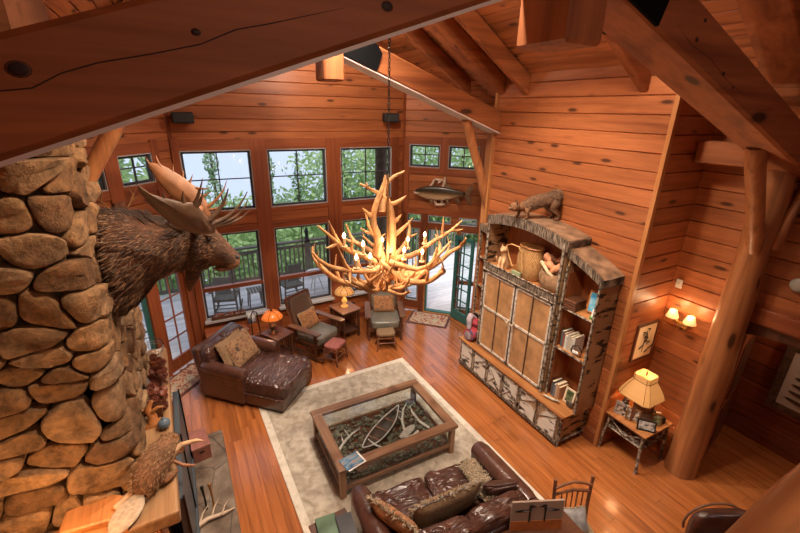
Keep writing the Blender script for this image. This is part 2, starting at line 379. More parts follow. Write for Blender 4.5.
# ------------------------------------------------------------------ board walls
def boards(mb, S, H, ops=(), bh=.205, th=.06, ch=.010, top=None, z0=0, gd=.02):
    """rows of boards on the local plane y=0 facing -y; s along x, z up; openings (s0,s1,za,zb)"""
    rows=[]; z=z0
    while z<H-1e-4:
        rows.append((z,min(z+bh,H))); z+=bh
    for a,b in rows:
        cuts=sorted({a,b}|{c for o in ops for c in o[2:4] if a<c<b})
        for u,v in zip(cuts,cuts[1:]):
            mid=(u+v)/2
            segs=[(0,S)]
            if top:
                segs=top(u,S)
            for o in ops:
                if o[2]<=mid<=o[3]:
                    ns=[]
                    for p,q in segs:
                        if o[0]>p: ns.append((p,min(q,o[0])))
                        if o[1]<q: ns.append((max(p,o[1]),q))
                    segs=[(p,q) for p,q in ns if q-p>1e-3]
            for p,q in segs:
                c0=ch if u==a else 0; c1=ch if v==b else 0
                prof=[(th,u),(0 if not c0 else gd,u),(0,u+c0),(0,v-c1),(gd if c1 else 0,v),(th,v)]
                # duplicate points are merged by tiny shifts
                pr=[];
                for k in prof:
                    if not pr or (abs(pr[-1][0]-k[0])+abs(pr[-1][1]-k[1]))>1e-5: pr.append(k)
                n=len(pr)
                vs=[(p,y,z) for y,z in pr]+[(q,y,z) for y,z in pr]
                mb.add(vs,[tuple(range(n))[::-1],tuple(range(n,2*n))]+[(i,(i+1)%n,n+(i+1)%n,n+i) for i in range(n)])
def wall(name,p0,p1,H,ops=(),top=None,z0=0,bh=.205,m='wall_x',th=.06):
    """p0->p1 with the room on the right-hand side (local -y)"""
    d=Vector((p1[0]-p0[0],p1[1]-p0[1],0)); S=d.length; a=math.atan2(d.y,d.x)
    mb=MB(); boards(mb,S,H,ops,top=top,z0=z0,bh=bh,th=th)
    o=mb.build(name,M[m],loc=(p0[0],p0[1],0),rz=a); return tag(o,kind='structure'),a,S
def zroof(x):
    return 5.05+.65*(2.85-abs(x-1.97))
def gabletop(x0,x1):
    def f(z,S):
        # part of the wall below the roof underside
        if z<5.05-.65*1.5: return [(0,S)]
        h=2.85-(z-5.05)/.65
        lo,hi=1.97-h,1.97+h
        s0=max(0,min(S,(lo-x0)/(x1-x0)*S)); s1=max(0,min(S,(hi-x0)/(x1-x0)*S))
        s0,s1=min(s0,s1),max(s0,s1)
        return [(s0,s1)] if s1-s0>.01 else []
    return f
YW=7.91
# far window wall
fx0,fx1=-.03,4.36
W3=[(.10,1.23),(1.50,2.61),(2.90,4.03)]
ops=[(a-fx0,b-fx0,2.74,3.80) for a,b in W3]+[(a-fx0,b-fx0,.67,2.34) for a,b in W3]
wall('wall_far',(fx0,YW),(fx1,YW),6.95,ops,top=gabletop(fx0,fx1))
# left 45 degree wall
lp0=Vector((-1.55,6.39)); lp1=Vector((-.03,YW)); LS=(lp1-lp0).length
dl=(lp1-lp0)/LS
def sl(x): return (x-lp0.x)/dl.x
lops=[(sl(-.72),sl(-.30),3.36,3.81),(sl(-1.32),sl(-.88),3.36,3.81),(sl(-.60),sl(-.16),0.02,2.30),(sl(-1.35),sl(-.72),0.02,2.30)]
wall('wall_far_left',lp0,lp1,5.7,lops,top=gabletop(-1.55,-.03))
# fish wall
fp0=Vector((fx1,YW)); fp1=Vector((6.1,YW-(6.1-fx1))); FS=(fp1-fp0).length
def sf(x): return (x-fx1)*math.sqrt(2)
fops=[(sf(4.43),sf(4.90),3.38,3.85),(sf(5.02),sf(5.47),3.38,3.85),
      (sf(4.42),sf(4.65),2.20,2.37),(sf(4.76),sf(5.12),2.20,2.37),(sf(5.24),sf(5.52),2.20,2.37),
      (sf(4.42),sf(4.63),.27,2.05),(sf(4.76),sf(5.22),0.02,2.05),(sf(5.29),sf(5.68),.2,2.05)]
wall('wall_far_right',fp0,fp1,5.5,fops,top=gabletop(fx1,6.1))
wall('wall_far_side',(6.1,6.2),(6.1,5.6),4.4)
# hutch wall and the box behind it
def ctop(z,S): return [(0,S)]
wall('wall_right',(4.82,5.66),(4.82,2.75),5.25)
wall('wall_right_end',(6.1,5.66),(4.82,5.66),5.1,top=gabletop(6.1,4.82))
wall('wall_alcove_side',(4.82,2.75),(5.65,2.75),5.1,top=gabletop(4.82,5.65))
wall('wall_alcove_back',(5.65,2.75),(5.65,-2.6),4.6,[(.82,1.95,0,2.28)])
wall('wall_near',(5.65,-2.6),(-3.6,-2.6),6.95,top=lambda z,S:[(0,S)] if z<3.4 else ([(max(0,S/2-(6.9-z)/.65),min(S,S/2+(6.9-z)/.65))] if z<6.8 else []))
wall('wall_left',(-3.6,-2.6),(-3.6,5.3),3.4)
wall('wall_left_bay',(-1.55,5.2),(-1.55,6.39),4.9)
wall('wall_left_return',(-3.6,5.3),(-1.55,5.3),4.6)
mb=MB()
for x_,y_ in((-.03,7.978),(4.36,7.978),(5.718,2.818),(6.168,6.17),(-1.617,6.36),(-1.617,5.365)): mb.box((x_,y_,2.6),(.14,.14,5.2))
tag(mb.build('trim_10',M['trim_z']),kind='structure')  # unseen posts added behind the boards to plug light leaks
# hall behind the doorway
wall('wall_hall_back',(7.0,2.75),(7.0,-1.0),2.7,bh=.3,m='trim_x')
wall('wall_hall_side',(5.72,2.4),(7.0,2.4),2.7,bh=.3,m='trim_x')
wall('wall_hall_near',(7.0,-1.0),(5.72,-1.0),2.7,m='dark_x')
mb=MB(); mb.box((6.38,.9,2.75),(1.4,3.9,.08)); tag(mb.build('ceiling_hall',M['trim_y']),kind='structure')
# corner trims on the hutch wall
mb=MB(); mb.box((4.80,2.755,2.5),(.06,.05,5.0)); mb.box((4.80,5.64,2.5),(.05,.05,5.0))
tag(mb.build('trim_1',M['amber_z']),kind='structure')
# floor
mb=MB(); x=-3.6; bw=.125
while x<7.1:
    y=-2.6-rnd.random()*2
    while y<YW+.2:
        ym=min(YW+.02,min(x,x+bw)+7.94,12.27-x-bw)
        l=rnd.uniform(1.4,2.6); y1=min(y+l,ym)
        y0=max(y,-2.6)
        if y1>y0: mb.box((x+bw/2,(y0+y1)/2,-.02),(bw-.0025,y1-y0-.0025,.04))
        y=y1 if y1<ym-1e-4 else 99
    x+=bw
mb.box((1.7,1.5,-.06),(10.7,8.2,.04)); mb.box((2.2,6.7,-.06),(4.4,2.3,.04))
tag(mb.build('floor',M['floor']),kind='structure')
# ceiling: two slopes of boards
def slope(name,sgn,xe):
    wdt=abs(xe-1.97); Ls=math.hypot(wdt,.65*wdt); a=math.atan(.65)
    mb=MB()
    T=Matrix(((0,0,0,0),(0,0,0,0),(0,0,0,0),(0,0,0,1)))
    # local: x->world Y, z(rows)-> down the slope from ridge, y(depth)-> outward normal
    ex=Vector((0,1,0)); ez=Vector((sgn*math.cos(a),0,-math.sin(a))); ey=Vector((sgn*math.sin(a),0,math.cos(a)))
    o=Vector((1.97,-2.7,6.90))
    T=Matrix(((ex.x,ey.x,ez.x,o.x),(ex.y,ey.y,ez.y,o.y),(ex.z,ey.z,ez.z,o.z),(0,0,0,1)))
    boards(mb,11.4,Ls,bh=.15)
    ob=mb.build(name,M['ceil']); ob.matrix_world=T; tag(ob,kind='structure')
slope('ceiling',1,6.4); slope('ceiling_left',-1,-3.9)

# ------------------------------------------------------------------ windows and doors
def frame_at(p,a):
    return Matrix.Translation((p[0],p[1],0))@Matrix.Rotation(a,4,'Z')
wn=[0]
def window(p,a,s0,s1,z0,z1,kind='cross',sill=False,sashw=.035,m='sash'):
    wn[0]+=1
    e=thing('window_%d'%wn[0],None,None,(p[0],p[1],0),a,kind='structure')
    mb=MB(); W=s1-s0; cz=(z0+z1)/2; cx=(s0+s1)/2
    # pale outer jamb
    for c,d in(((s0+.008,.03,cz),(.016,.10,z1-z0)),((s1-.008,.03,cz),(.016,.10,z1-z0)),((cx,.03,z0+.008),(W,.10,.016)),((cx,.03,z1-.008),(W,.10,.016))): mb.box(c,d)
    mb.build('window_jamb',M['jamb'],e)
    mb=MB(); k=sashw; q=.016
    for c,d in(((s0+q+k/2,.045,cz),(k,.05,z1-z0-2*q)),((s1-q-k/2,.045,cz),(k,.05,z1-z0-2*q)),((cx,.045,z0+q+k/2),(W-2*q,.05,k)),((cx,.045,z1-q-k/2),(W-2*q,.05,k))): mb.box(c,d)
    if kind=='cross':
        mb.box((cx,.045,cz),(.018,.03,z1-z0-2*q)); mb.box((cx,.045,cz+.03),(W-2*q,.03,.018))
    if kind=='hung':
        zr=z0+(z1-z0)*.36
        mb.box((cx,.045,(zr+z1)/2),(.018,.03,z1-zr-q)); mb.box((cx,.045,zr+(z1-zr)*.5),(.001,.001,.001))
    mb.build('window_frame',M[m],e)
    if kind=='hung':
        mb=MB(); mb.box((cx,.03,zr),(W-2*q,.09,.075)); mb.build('middle_rail',M['trim_x'],e)
    mb=MB(); mb.box((cx,.045,cz),(W-2*q-.01,.005,z1-z0-2*q-.01)); mb.build('window_pane',M['glass'],e)
    if sill:
        mb=MB(); mb.box((cx,-.05,z0-.02),(W+.06,.16,.04)); mb.build('window_sill',M['jamb'],e)
    return e
for a,b in W3:
    window((0,YW),0,a,b,2.74,3.80)
    window((0,YW),0,a,b,.67,2.34,'hung',sill=True)
al=math.atan2(dl.y,dl.x)
window(lp0,al,lops[0][0],lops[0][1],3.36,3.81); window(lp0,al,lops[1][0],lops[1][1],3.36,3.81)
af=math.radians(-45)
window(fp0,af,fops[0][0],fops[0][1],3.38,3.85); window(fp0,af,fops[1][0],fops[1][1],3.38,3.85)
for i in(2,3,4): window(fp0,af,fops[i][0],fops[i][1],2.20,2.37,'plain',sashw=.012)
window(fp0,af,fops[5][0],fops[5][1],.27,2.05,'hung',sashw=.015)
window(fp0,af,fops[7][0],fops[7][1],.2,2.05,'hung',sashw=.02)
# casings on the three far walls
def casing(nm,p,a,vert,hor,d=.035):
    mb=MB()
    for s0,s1,z0,z1 in vert: mb.box(((s0+s1)/2,-d/2+.002,(z0+z1)/2),(s1-s0,d,z1-z0))
    o=mb.build(nm,M['trim_z'],loc=(p[0],p[1],0),rz=a,bevel=.004); tag(o,kind='structure')
    mb=MB()
    for s0,s1,z0,z1 in hor: mb.box(((s0+s1)/2,-d/2+.006,(z0+z1)/2),(s1-s0,d-.01,z1-z0))
    o=mb.build(nm+'_rail',M['trim_x'],loc=(p[0],p[1],0),rz=a,bevel=.004); tag(o,kind='structure')
casing('trim_2',(0,YW),0,[(-.01,.10,0,4.0),(1.23,1.50,0,3.98),(2.61,2.90,0,3.98),(4.03,4.2,0,3.98)],
       [(.0,4.33,3.80,3.98),(.1,4.1,2.34,2.44),(.1,4.1,2.66,2.74),(-.0,4.33,0,.14),(.1,4.1,.53,.63)])
casing('trim_3',lp0,al,[(sl(-.30),sl(-.20),2.4,4.0),(sl(-.88),sl(-.72),2.5,4.0),(sl(-.72),sl(-.60),0,2.4),(sl(-.16),sl(-.05),0,2.4)],
       [(0,LS-.02,3.81,3.97),(0,LS-.02,3.22,3.36),(0,LS-.05,2.30,2.45)])
casing('trim_4',fp0,af,[(sf(4.36),sf(4.43),2.0,4.0),(sf(4.90),sf(5.02),3.3,4.0),(sf(5.47),sf(5.6),3.3,4.0),(sf(4.36),sf(4.42),0,2.4),(sf(4.65),sf(4.76),0,2.4),(sf(5.22),sf(5.29),0,2.1)],
       [(.05,FS,3.85,4.0),(.05,FS,3.24,3.38),(.05,FS,2.37,2.48),(.05,FS,2.05,2.20),(.0,sf(4.7),.1,.26)])
# glazed door, left wall (wooden, closed)
def glazed_leaf(nm,W,H,m,rows,cols,parent,st=.085,gl='glass'):
    mb=MB(); t=.045
    for c,d in(((st/2,0,H/2),(st,t,H)),((W-st/2,0,H/2),(st,t,H)),((W/2,0,H-st/2),(W-2*st,t,st)),((W/2,0,.11),(W-2*st,t,.22))): mb.box(c,d)
    z0,z1=.22,H-st
    for r in range(1,rows): mb.box((W/2,0,z0+(z1-z0)*r/rows),(W-2*st,.03,.022))
    for c in range(1,cols): mb.box((st+(W-2*st)*c/cols,0,(z0+z1)/2),(.022,.03,z1-z0))
    o=mb.build(nm,m,parent,bevel=.004)
    g=MB(); g.box((W/2,0,(z0+z1)/2),(W-2*st,.006,z1-z0)); g.build('pane',M[gl],parent); return o
def doorset(name,p,a,s0,W,H,m,rows,cols,swing=0,hinge_right=False,off=.03):
    e=thing(name,None,None,(p[0],p[1],0),a,kind='structure')
    return e
e=thing('door_1',None,None,(*(lp0+dl*lops[2][0]-Vector((-dl.y,dl.x))*-.03),.02),al,kind='structure')
glazed_leaf('door_leaf',lops[2][1]-lops[2][0],2.24,M['trim_z'],5,2,e,.09)
e=thing('door_2',None,None,(*(lp0+dl*lops[3][0]-Vector((-dl.y,dl.x))*-.03),.02),al,kind='structure')
glazed_leaf('door_leaf',lops[3][1]-lops[3][0],2.24,M['green'],5,2,e,.07)
# green door standing open in the right-hand bay wall
hx=Vector((5.19,7.01)); e=thing('door_3',None,None,(hx.x,hx.y,.02),math.atan2(-.54,.06),kind='structure')
glazed_leaf('door_leaf',.56,1.98,M['green'],6,2,e,.075)
mb=MB(); mb.tube([(.52,-.02,1.0),(.52,-.07,1.0),(.42,-.07,1.0)],.011); mb.build('door_handle',M['brass'],e)
# green jamb and pale threshold of that opening
mb=MB(); mb.box((sf(4.76)+.02,.04,1.03),(.04,.1,2.04)); mb.box(((sf(4.76)+sf(5.22))/2,.04,.03),(sf(5.22)-sf(4.76),.12,.05))
o=mb.build('door_jamb_green',M['green'],loc=(fp0.x,fp0.y,0),rz=af); tag(o,kind='structure'); o.name='trim_5'
mb=MB(); mb.box((sf(4.76)-.01,-.02,1.03),(.03,.05,2.04)); mb.box(((sf(4.76)+sf(5.22))/2,-.03,.02),(sf(5.22)-sf(4.76)+.06,.05,.03))
o=mb.build('trim_6',M['amber_x'],loc=(fp0.x,fp0.y,0),rz=af); tag(o,kind='structure')
# doorway casing in the alcove wall
mb=MB()
for y0,y1,z0,z1 in((1.93,2.06,0,2.40),(.67,.80,0,2.40)): mb.box((5.63,(y0+y1)/2,(z0+z1)/2),(.05,y1-y0,z1-z0))
o=mb.build('trim_7',M['trim_z'],bevel=.005); tag(o,kind='structure')
mb=MB(); mb.box((5.63,1.365,2.40),(.06,1.45,.18)); o=mb.build('trim_8',M['trim_y'],bevel=.005); tag(o,kind='structure')
# arched head and jambs of the opening
mb=MB(); pts=[]
for k in range(13):
    t=PI*k/12; pts.append((1.365+.565*math.cos(t),2.02+.16*math.sin(t)))
poly=[(1.95,2.30),(.78,2.30)]+pts[::-1]
mb.prism([(y,z) for y,z in poly],5.66,5.80,'x')
mb.box((5.76,1.94,1.1),(.16,.04,2.2)); mb.box((5.76,.79,1.1),(.16,.04,2.2))
tag(mb.build('trim_9',M['dark_z']),kind='structure')
# inner door of the hall standing ajar
e=thing('door_4',None,None,(5.85,1.89,.01),R(12),kind='structure')
mb=MB(); mb.box((.42,0,1.0),(.84,.045,2.0)); mb.build('door_leaf',M['trim_z'],e,bevel=.004)
mb=MB()
for z0,z1 in((.2,.85),(1.0,1.8)):
    mb.box((.42,-.03,(z0+z1)/2),(.6,.02,z1-z0))
mb.build('door_panel',M['dark_z'],e,bevel=.008)
# baseboards
mb=MB(); mb.box((4.795,4.2,.09),(.03,2.85,.18)); tag(mb.build('baseboard_right',M['trim_y']),kind='structure')
mb=MB(); mb.box((5.235,2.735,.09),(.82,.03,.18)); tag(mb.build('baseboard_alcove',M['trim_x']),kind='structure')

# ------------------------------------------------------------------ trusses, rafters, logs
def truss(y0,y1,label,xl,xr,withupper=True):
    T=thing('roof_truss',label,'beam',(1.97,(y0+y1)/2,0))
    d=.33; w_=y1-y0
    def zb(x): return 5.18-.35*abs(x)   # underside, local x from the ridge line
    for s,xe,nm in((-1,xl,'lower_chord'),(1,xr,'lower_chord')):
        mb=MB(); x1=abs(xe)
        poly=[(0,zb(0)),(s*x1,zb(x1)),(s*x1,zb(x1)+d),(0,zb(0)+d)]
        mb.prism(poly,-w_/2,w_/2,'y')
        lc_=mb.build(nm,M['beam_x'],T,bevel=.022)
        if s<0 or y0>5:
            mb=MB(); mb.prism([(s*.14,zb(.14)-.014),(s*x1,zb(x1)-.014),(s*x1,zb(x1)+.002),(s*.14,zb(.14)+.002)],-w_/2+.004,w_/2-.004,'y'); mb.build('underside_window_light',pl('painted_window_light',(.78,.70,.64),.4),lc_)  # pale strip paints window light onto the underside of the chord
    mb=MB(); mb.box((0,-.001,5.72),(.27,w_+.05,1.76)); mb.build('king_post',M['beam_z'],T,bevel=.018)
    for s,xe in((-1,xl),(1,xr)):
        mb=MB(); x1=min(abs(xe),2.84); h=.26
        poly=[(0,6.88-h),(s*x1,6.88-.65*x1-h),(s*x1,6.88-.65*x1),(0,6.88)]
        mb.prism(poly,-w_/2,w_/2,'y'); mb.build('upper_chord',M['beam_x'],T,bevel=.01)
    for s in(-1,1):
        mb=MB(); z=5.18-.35*.14
        poly=[(s*.14,z+.012),(s*.60,z-.35*.46+.012),(s*.68,z-.35*.54+.25),(s*.62,z-.35*.48+.33),(s*.14,z+.33)]
        mb.prism(poly,-w_/2-.012,w_/2+.012,'y'); mb.build('gusset_plate',M['steel'],T)
    return T
truss(1.70,2.03,'massive near timber truss crossing the whole top of the view','%',3.55) if False else None
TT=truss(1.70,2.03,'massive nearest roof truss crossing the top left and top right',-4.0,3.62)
pl('knot_dark',(.022,.007,.003),.6); pl('knot_ring',(.09,.026,.008),.6)
for x_,z_,r_ in((-.36,4.59,.024),(.13,4.73,.012),(.84,4.885,.020),(3.0,4.95,.016),(3.04,5.06,.013),(3.41,4.78,.016),(3.58,4.70,.012)):
    mb=MB(); mb.ell((x_-1.97,-.165,z_),(r_*1.35,.0025,r_),16,6); kr_=mb.build('knot',M['knot_ring'],TT,smooth=180)
    mb=MB(); mb.ell((x_-1.97,-.167,z_),(r_,.0025,r_*.75),14,6); mb.build('knot_heart',M['knot_dark'],kr_,smooth=180)
mb=MB(); mb.tube([(x_-1.97,-.165,z_) for x_,z_ in((-.62,4.50),(-.41,4.53),(-.34,4.54),(-.26,4.585),(-.16,4.62),(-.01,4.655),(.14,4.695),(.26,4.75),(.38,4.78),(.66,4.86))],[.0005]+[.0022]*8+[.0005],5); mb.build('drying_crack',M['knot_dark'],TT)
mb=MB(); mb.tube([(x_-1.97,-.165,z_) for x_,z_ in((2.75,5.02),(2.95,4.92),(3.2,4.86),(3.5,4.73),(3.9,4.62))],[.0005,.002,.002,.002,.0005],5); mb.build('drying_crack',M['knot_dark'],TT)
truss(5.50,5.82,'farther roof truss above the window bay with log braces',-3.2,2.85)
rl={6.40:'rafter beyond the far truss, leftmost of the visible rafters',5.02:'second rafter, landing on the boarded wall above the wooden hutch',3.18:'third rafter, ending just left of the big truss beam'}
for y in(6.45,5.02,3.18,1.15,-.9):
    for s in(-1,1):
        if s<0 and y<6: continue
        mb=MB(); x1=2.85 if y>2.7 else 3.9
        poly=[(0,6.87-.27),(s*x1,6.87-.27-.65*x1),(s*x1,6.87-.65*x1),(0,6.87)]
        mb.prism(poly,-.055,.055,'y')
        o=mb.build('rafter',M['beam_x'],bevel=.01,loc=(1.97,y,0))
        lb={(6.45,1):'sloping ceiling rafter nearest the far truss, right of the chandelier chain',(6.45,-1):'ceiling rafter on the left slope over the window bay',(5.02,1):'sloping rafter landing at the top left of the boarded hutch wall',(3.18,1):'short visible rafter end just left of the big right truss beam',(1.15,1):'sloping rafter at the top right, in front of the log column',(-.9,1):'rafter overhead, nearest the loft'}[(y,s)]
        tag(o,lb,'rafter','ceiling rafters')
mb=MB(); mb.box((1.97,2.6,6.72),(.2,10.6,.3)); tag(mb.build('ridge_beam',M['beam_y'],bevel=.01),'ridge beam along the peak of the ceiling','beam')
# purlin at top of log column
mb=MB(); mb.beam((5.42,2.72,4.13),(5.42,-.6,4.13),.2,.24); o=mb.build('header_beam',M['beam_y'],bevel=.012); tag(o,'horizontal header beam behind the head of the big log column','beam')
for yy in (1.75,1.62):
    mb=MB(); mb.M=Matrix.Translation((5.315,yy,4.16))@Matrix.Rotation(R(-90),4,'Y'); mb.lathe([(.018,0),(.018,.015)],n=8); mb.build('bolt',M['steel'],o)
def logpts(p,q,r,n=10,seed=0,amp=.02):
    p=Vector(p);q=Vector(q);a=[];b=[]
    for i in range(n+1):
        t=i/n; v=p.lerp(q,t); k=noise.noise_vector(Vector((t*3+seed,seed,0)))*amp
        a.append(v+(k if 0<i<n else Vector())); b.append(r[0]*(1-t)+r[1]*t+noise.noise(Vector((t*6,seed*3,1)))*.012*r[0]/.1)
    return a,b
t=thing('log_column','thick peeled log column standing between the lamp alcove and the doorway','column',(5.46,1.94,0))
mb=MB(); a,b=logpts((0,0,0),(-.03,0,4.02),(.185,.14),14,1); mb.tube(a,b,20); mb.build('log_shaft',M['log_z'],t,smooth=60)
mb=MB(); a,b=logpts((.03,-.02,2.98),(-.78,-.04,4.27),(.075,.082),8,2); mb.tube(a,b,16); mb.build('log_brace',M['log_z'],t,smooth=60)
mb=MB(); a,b=logpts((.02,-.16,3.2),(.12,-.22,4.0),(.05,.045),6,5); mb.tube(a,b,12); mb.build('side_log',M['log_z'],t,smooth=60)
t=thing('bay_post','slim log post with a brace where the window bay meets the hutch wall','post',(4.96,5.88,0))
mb=MB(); a,b=logpts((0,0,0),(0,0,4.15),(.09,.08),12,3); mb.tube(a,b,14); mb.build('log_shaft',M['log_z'],t,smooth=60)
mb=MB(); a,b=logpts((0,-.10,2.85),(-.74,-.22,4.38),(.08,.075),8,4); mb.tube(a,b,14); mb.build('log_brace',M['log_z'],t,smooth=60)
t=thing('bay_post','slim log post with a leaning brace just right of the stone chimney top','post',(-1.40,5.66,0))
mb=MB(); a,b=logpts((0,0,0),(0,0,4.10),(.09,.08),12,6); mb.tube(a,b,14); mb.build('log_shaft',M['log_z'],t,smooth=60)
mb=MB(); a,b=logpts((.02,-.04,2.98),(.98,-.04,4.40),(.09,.085),8,7); mb.tube(a,b,14); mb.build('log_brace',M['log_z'],t,smooth=60)
# log handrail of the loft stair, lower right
t=thing('loft_rail','thick peeled log handrail at the lower right corner, nearest the viewer','railing',(0,0,0))
mb=MB(); a,b=logpts((.9,.20,3.36),(4.2,.20,3.36),(.10,.10),10,8); mb.tube(a,b,20); mb.build('log_rail',M['log_x'],t,smooth=60)
for x in(1.05,4.1):
    mb=MB(); a,b=logpts((x,.20,0),(x,.20,3.30),(.08,.08),8,9); mb.tube(a,b,12); mb.build('rail_post',M['log_z'],t,smooth=60)
t=thing('swivel_chair','dark chair with rounded padded back at the bottom edge, right of the twig chair','chair',(4.02,.86,0),R(-27))
mb=MB(); mb.ell((0,.16,.80),(.30,.07,.24),30,16,e=.55); mb.build('backrest',M['leather_tight'],t,smooth=180)
mb=MB(); mb.tube([(.29*math.cos(R(g)),.245,.80+.235*math.sin(R(g))) for g in range(-20,201,20)],.012,8); mb.build('back_trim',M['oak_x'],t,smooth=180)
mb=MB(); mb.box((0,-.08,.46),(.50,.46,.09)); mb.build('seat',M['leather_tight'],t,bevel=.03,seg=3)
for sx in(-1,1):
    for sy in(-1,1):
        mb=MB(); mb.tube([(sx*.2,sy*.17-.06,.45),(sx*.23,sy*.2-.06,0)],[.022,.016]); mb.build('leg',M['dark_z'],t)

# ------------------------------------------------------------------ outside
mb=MB(); mb.M=Matrix.Identity(4)
y=6.3
while y<11.3:
    mb.box((1.5,y+.07,-.08),(20,.135,.04)); y+=.14
tag(mb.build('deck_floor',M['deck']),kind='structure'); 
mb=MB(); mb.add([(-40,5,-4.2),(60,5,-4.2),(60,24,-5.5),(-40,24,-5.5),(-40,26,-9.2),(60,26,-9.2),(-40,5,-9.5),(60,5,-9.5)],[(0,1,2,3),(3,2,5,4),(6,7,1,0),(4,5,7,6)]); tag(mb.build('ground',M['grass']),kind='structure')
mb=MB(); mb.box((10,230,-9.1),(700,430,.2)); tag(mb.build('lake',plain('misty_lake',(.50,.56,.68),.18)),kind='structure')
t=thing('deck_railing','grey-brown wooden railing with square balusters along the deck edge','railing',(0,11.1,-.06))
mb=MB(); mb.box((1.5,0,1.06),(20,.14,.05)); mb.box((1.5,0,.92),(20,.05,.08)); mb.box((1.5,0,.16),(20,.05,.08)); mb.build('rail',M['rail'],t)
px=-8.3
pm=MB(); pm.box((0,0,.55),(.14,.14,1.1)); p0=pm.build('railing_post',M['rail'],t,bevel=.01); p0.location=(-8.3,0,0)
x=-8.3
bm_=MB(); bm_.box((0,0,.54),(.04,.04,.72)); b0=bm_.build('baluster',M['rail'],t); b0.location=(-3.0,0,0)
i=0; x=-2.88
while x<8.6:
    if i>=94: break
    c=b0.copy(); C.objects.link(c); c.location=(x,0,0); x+=.125; i+=1
for x in(-6.2,-4.1,-2.0,.9,3.0,5.1,7.2,9.3,11.4):
    c=p0.copy(); C.objects.link(c); c.location=(x,0,0)
t=thing('deck_lantern','dark lantern standing on a railing post, seen through the middle lower window','lantern',(3.0,11.1,1.04))
mb=MB(); mb.lathe([(.07,0),(.07,.03),(.045,.05),(.05,.2),(.07,.22),(.02,.32),(.01,.36)],n=10); mb.build('lantern_body',M['black'],t)
t=thing('deck_roof_post','tall dark log post outside the rightmost upper window','post',(4.6,9.6,-.06))
mb=MB(); a,b=logpts((0,0,0),(0,0,5.2),(.16,.15),8,12); mb.tube(a,b,14); mb.build('log_shaft',M['bark'],t,smooth=60)
mb=MB(); a,b=logpts((0,0,3.7),(-.45,0,4.6),(.08,.08),4,13); mb.tube(a,b,10); mb.build('log_brace',M['bark'],t,smooth=60)
# rocking chairs on the deck
def deck_rocker():
    t=thing('deck_rocker','','chair')
    for s in(-1,1):
        mb=MB(); mb.tube([(s*.27,-.45+.09*k,.04+.0045*(k-5)**2*.6) for k in range(11)],.02,6); mb.build('rocker_rail',M['rocker'],t)
        mb=MB(); mb.tube([(s*.25,-.22,.04),(s*.25,-.24,.62)],.022,6); mb.build('leg',M['rocker'],t)
        mb=MB(); mb.tube([(s*.25,.22,.05),(s*.24,.24,.45),(s*.22,.38,1.15)],.022,6); mb.build('leg',M['rocker'],t)
        mb=MB(); mb.box((s*.27,.0,.63),(.09,.56,.025)); mb.build('armrest',M['rocker'],t)
    mb=MB(); mb.box((0,0,.42),(.5,.5,.03)); mb.build('seat',M['rocker'],t)
    mb=MB()
    for k in range(4): mb.tube([(-.24,.25-.0*k,.12+k*.09),(.24,.25,.12+k*.09)],.014,6)
    mb.build('stretcher',M['rocker'],t)
    mb=MB(); mb.M=Matrix.Translation((0,.31,.78))@Matrix.Rotation(R(-11),4,'X'); mb.box((0,0,.03),(.34,.02,.46)); mb.build('backrest',pl('grey_sling',(.17,.17,.155),.8),t)
    return t
dr=deck_rocker(); dr.location=(.62,9.62,-.06); dr.rotation_euler.z=R(165); dr['label']='dark deck rocking chair outside, below the moose head'; dr['group']='rocking chairs on the deck'
dup(dr,(2.15,9.75,-.06),R(190),'dark deck rocking chair outside the middle lower window')
dup(dr,(3.6,9.9,-.06),R(160),'dark deck rocking chair outside, behind the left side of the chandelier')
dup(dr,(5.2,9.9,-.06),R(200),'dark deck rocking chair outside, behind the honey-coloured lamp')
t=thing('deck_stool','small slatted stool on the deck right of the first rocking chair','stool',(1.25,9.6,-.06))
mb=MB()
for k in range(5): mb.box((-.14+k*.07,0,.46),(.055,.34,.025))
mb.build('stool_top',M['rocker'],t)
for sx in(-1,1):
    for sy in(-1,1):
        mb=MB(); mb.tube([(sx*.13,sy*.13,.45),(sx*.16,sy*.16,0)],.016,6); mb.build('leg',M['rocker'],t)
t=thing('deck_table','small round white deck table beside the middle rocking chair','table',(2.85,9.9,-.06))
mb=MB(); mb.lathe([(.26,.52),(.26,.55)],n=20); mb.build('tabletop',M['white'],t)
for k in range(3):
    g=2*PI*k/3; mb=MB(); mb.tube([(.05*math.cos(g),.05*math.sin(g),.53),(.2*math.cos(g),.2*math.sin(g),0)],.014,6); mb.build('leg',M['white'],t)
# trees
def tree(kind,seed,h,label):
    rr=random.Random(seed); t=thing({'spruce':'spruce_tree','broad':'leafy_tree'}[kind],label,'tree')
    mb=MB(); mb.tube([(0,0,0),(.05,.03,h*.5),(0,0,h)],[.16,.10,.02],8); mb.build('trunk',M['bark'],t)
    mb=MB(); n=1300 if kind=='spruce' else 3600
    for i in range(n):
        if kind=='spruce':
            z=rr.uniform(.12,1)**.8; rad=(1-z)*h*.22+.08; tier=.65+.35*math.sin(z*38)
            g=rr.uniform(0,2*PI); r_=rad*tier*math.sqrt(rr.uniform(.1,1)); p=Vector((r_*math.cos(g),r_*math.sin(g),z*h-r_*.25)); s=rr.uniform(.05,.12)
        else:
            while True:
                q=Vector((rr.uniform(-1,1),rr.uniform(-1,1),rr.uniform(-1,1)))
                if q.length<1: break
            k=1+.35*noise.noise(q*2+Vector((seed,0,0)))
            p=Vector((q.x*h*.33*k,q.y*h*.33*k,h*.62+q.z*h*.38*k)); s=rr.uniform(.07,.16)
        a=Vector((rr.gauss(0,1),rr.gauss(0,1),rr.gauss(0,1))).normalized(); b=a.orthogonal().normalized(); a*=s; b*=s*.55
        mb.add([p-a,p+b,p+a,p-b],[(0,1,2,3)])
    mb.build('foliage',M['leaf2' if kind=='spruce' else 'leaf1'],t); return t
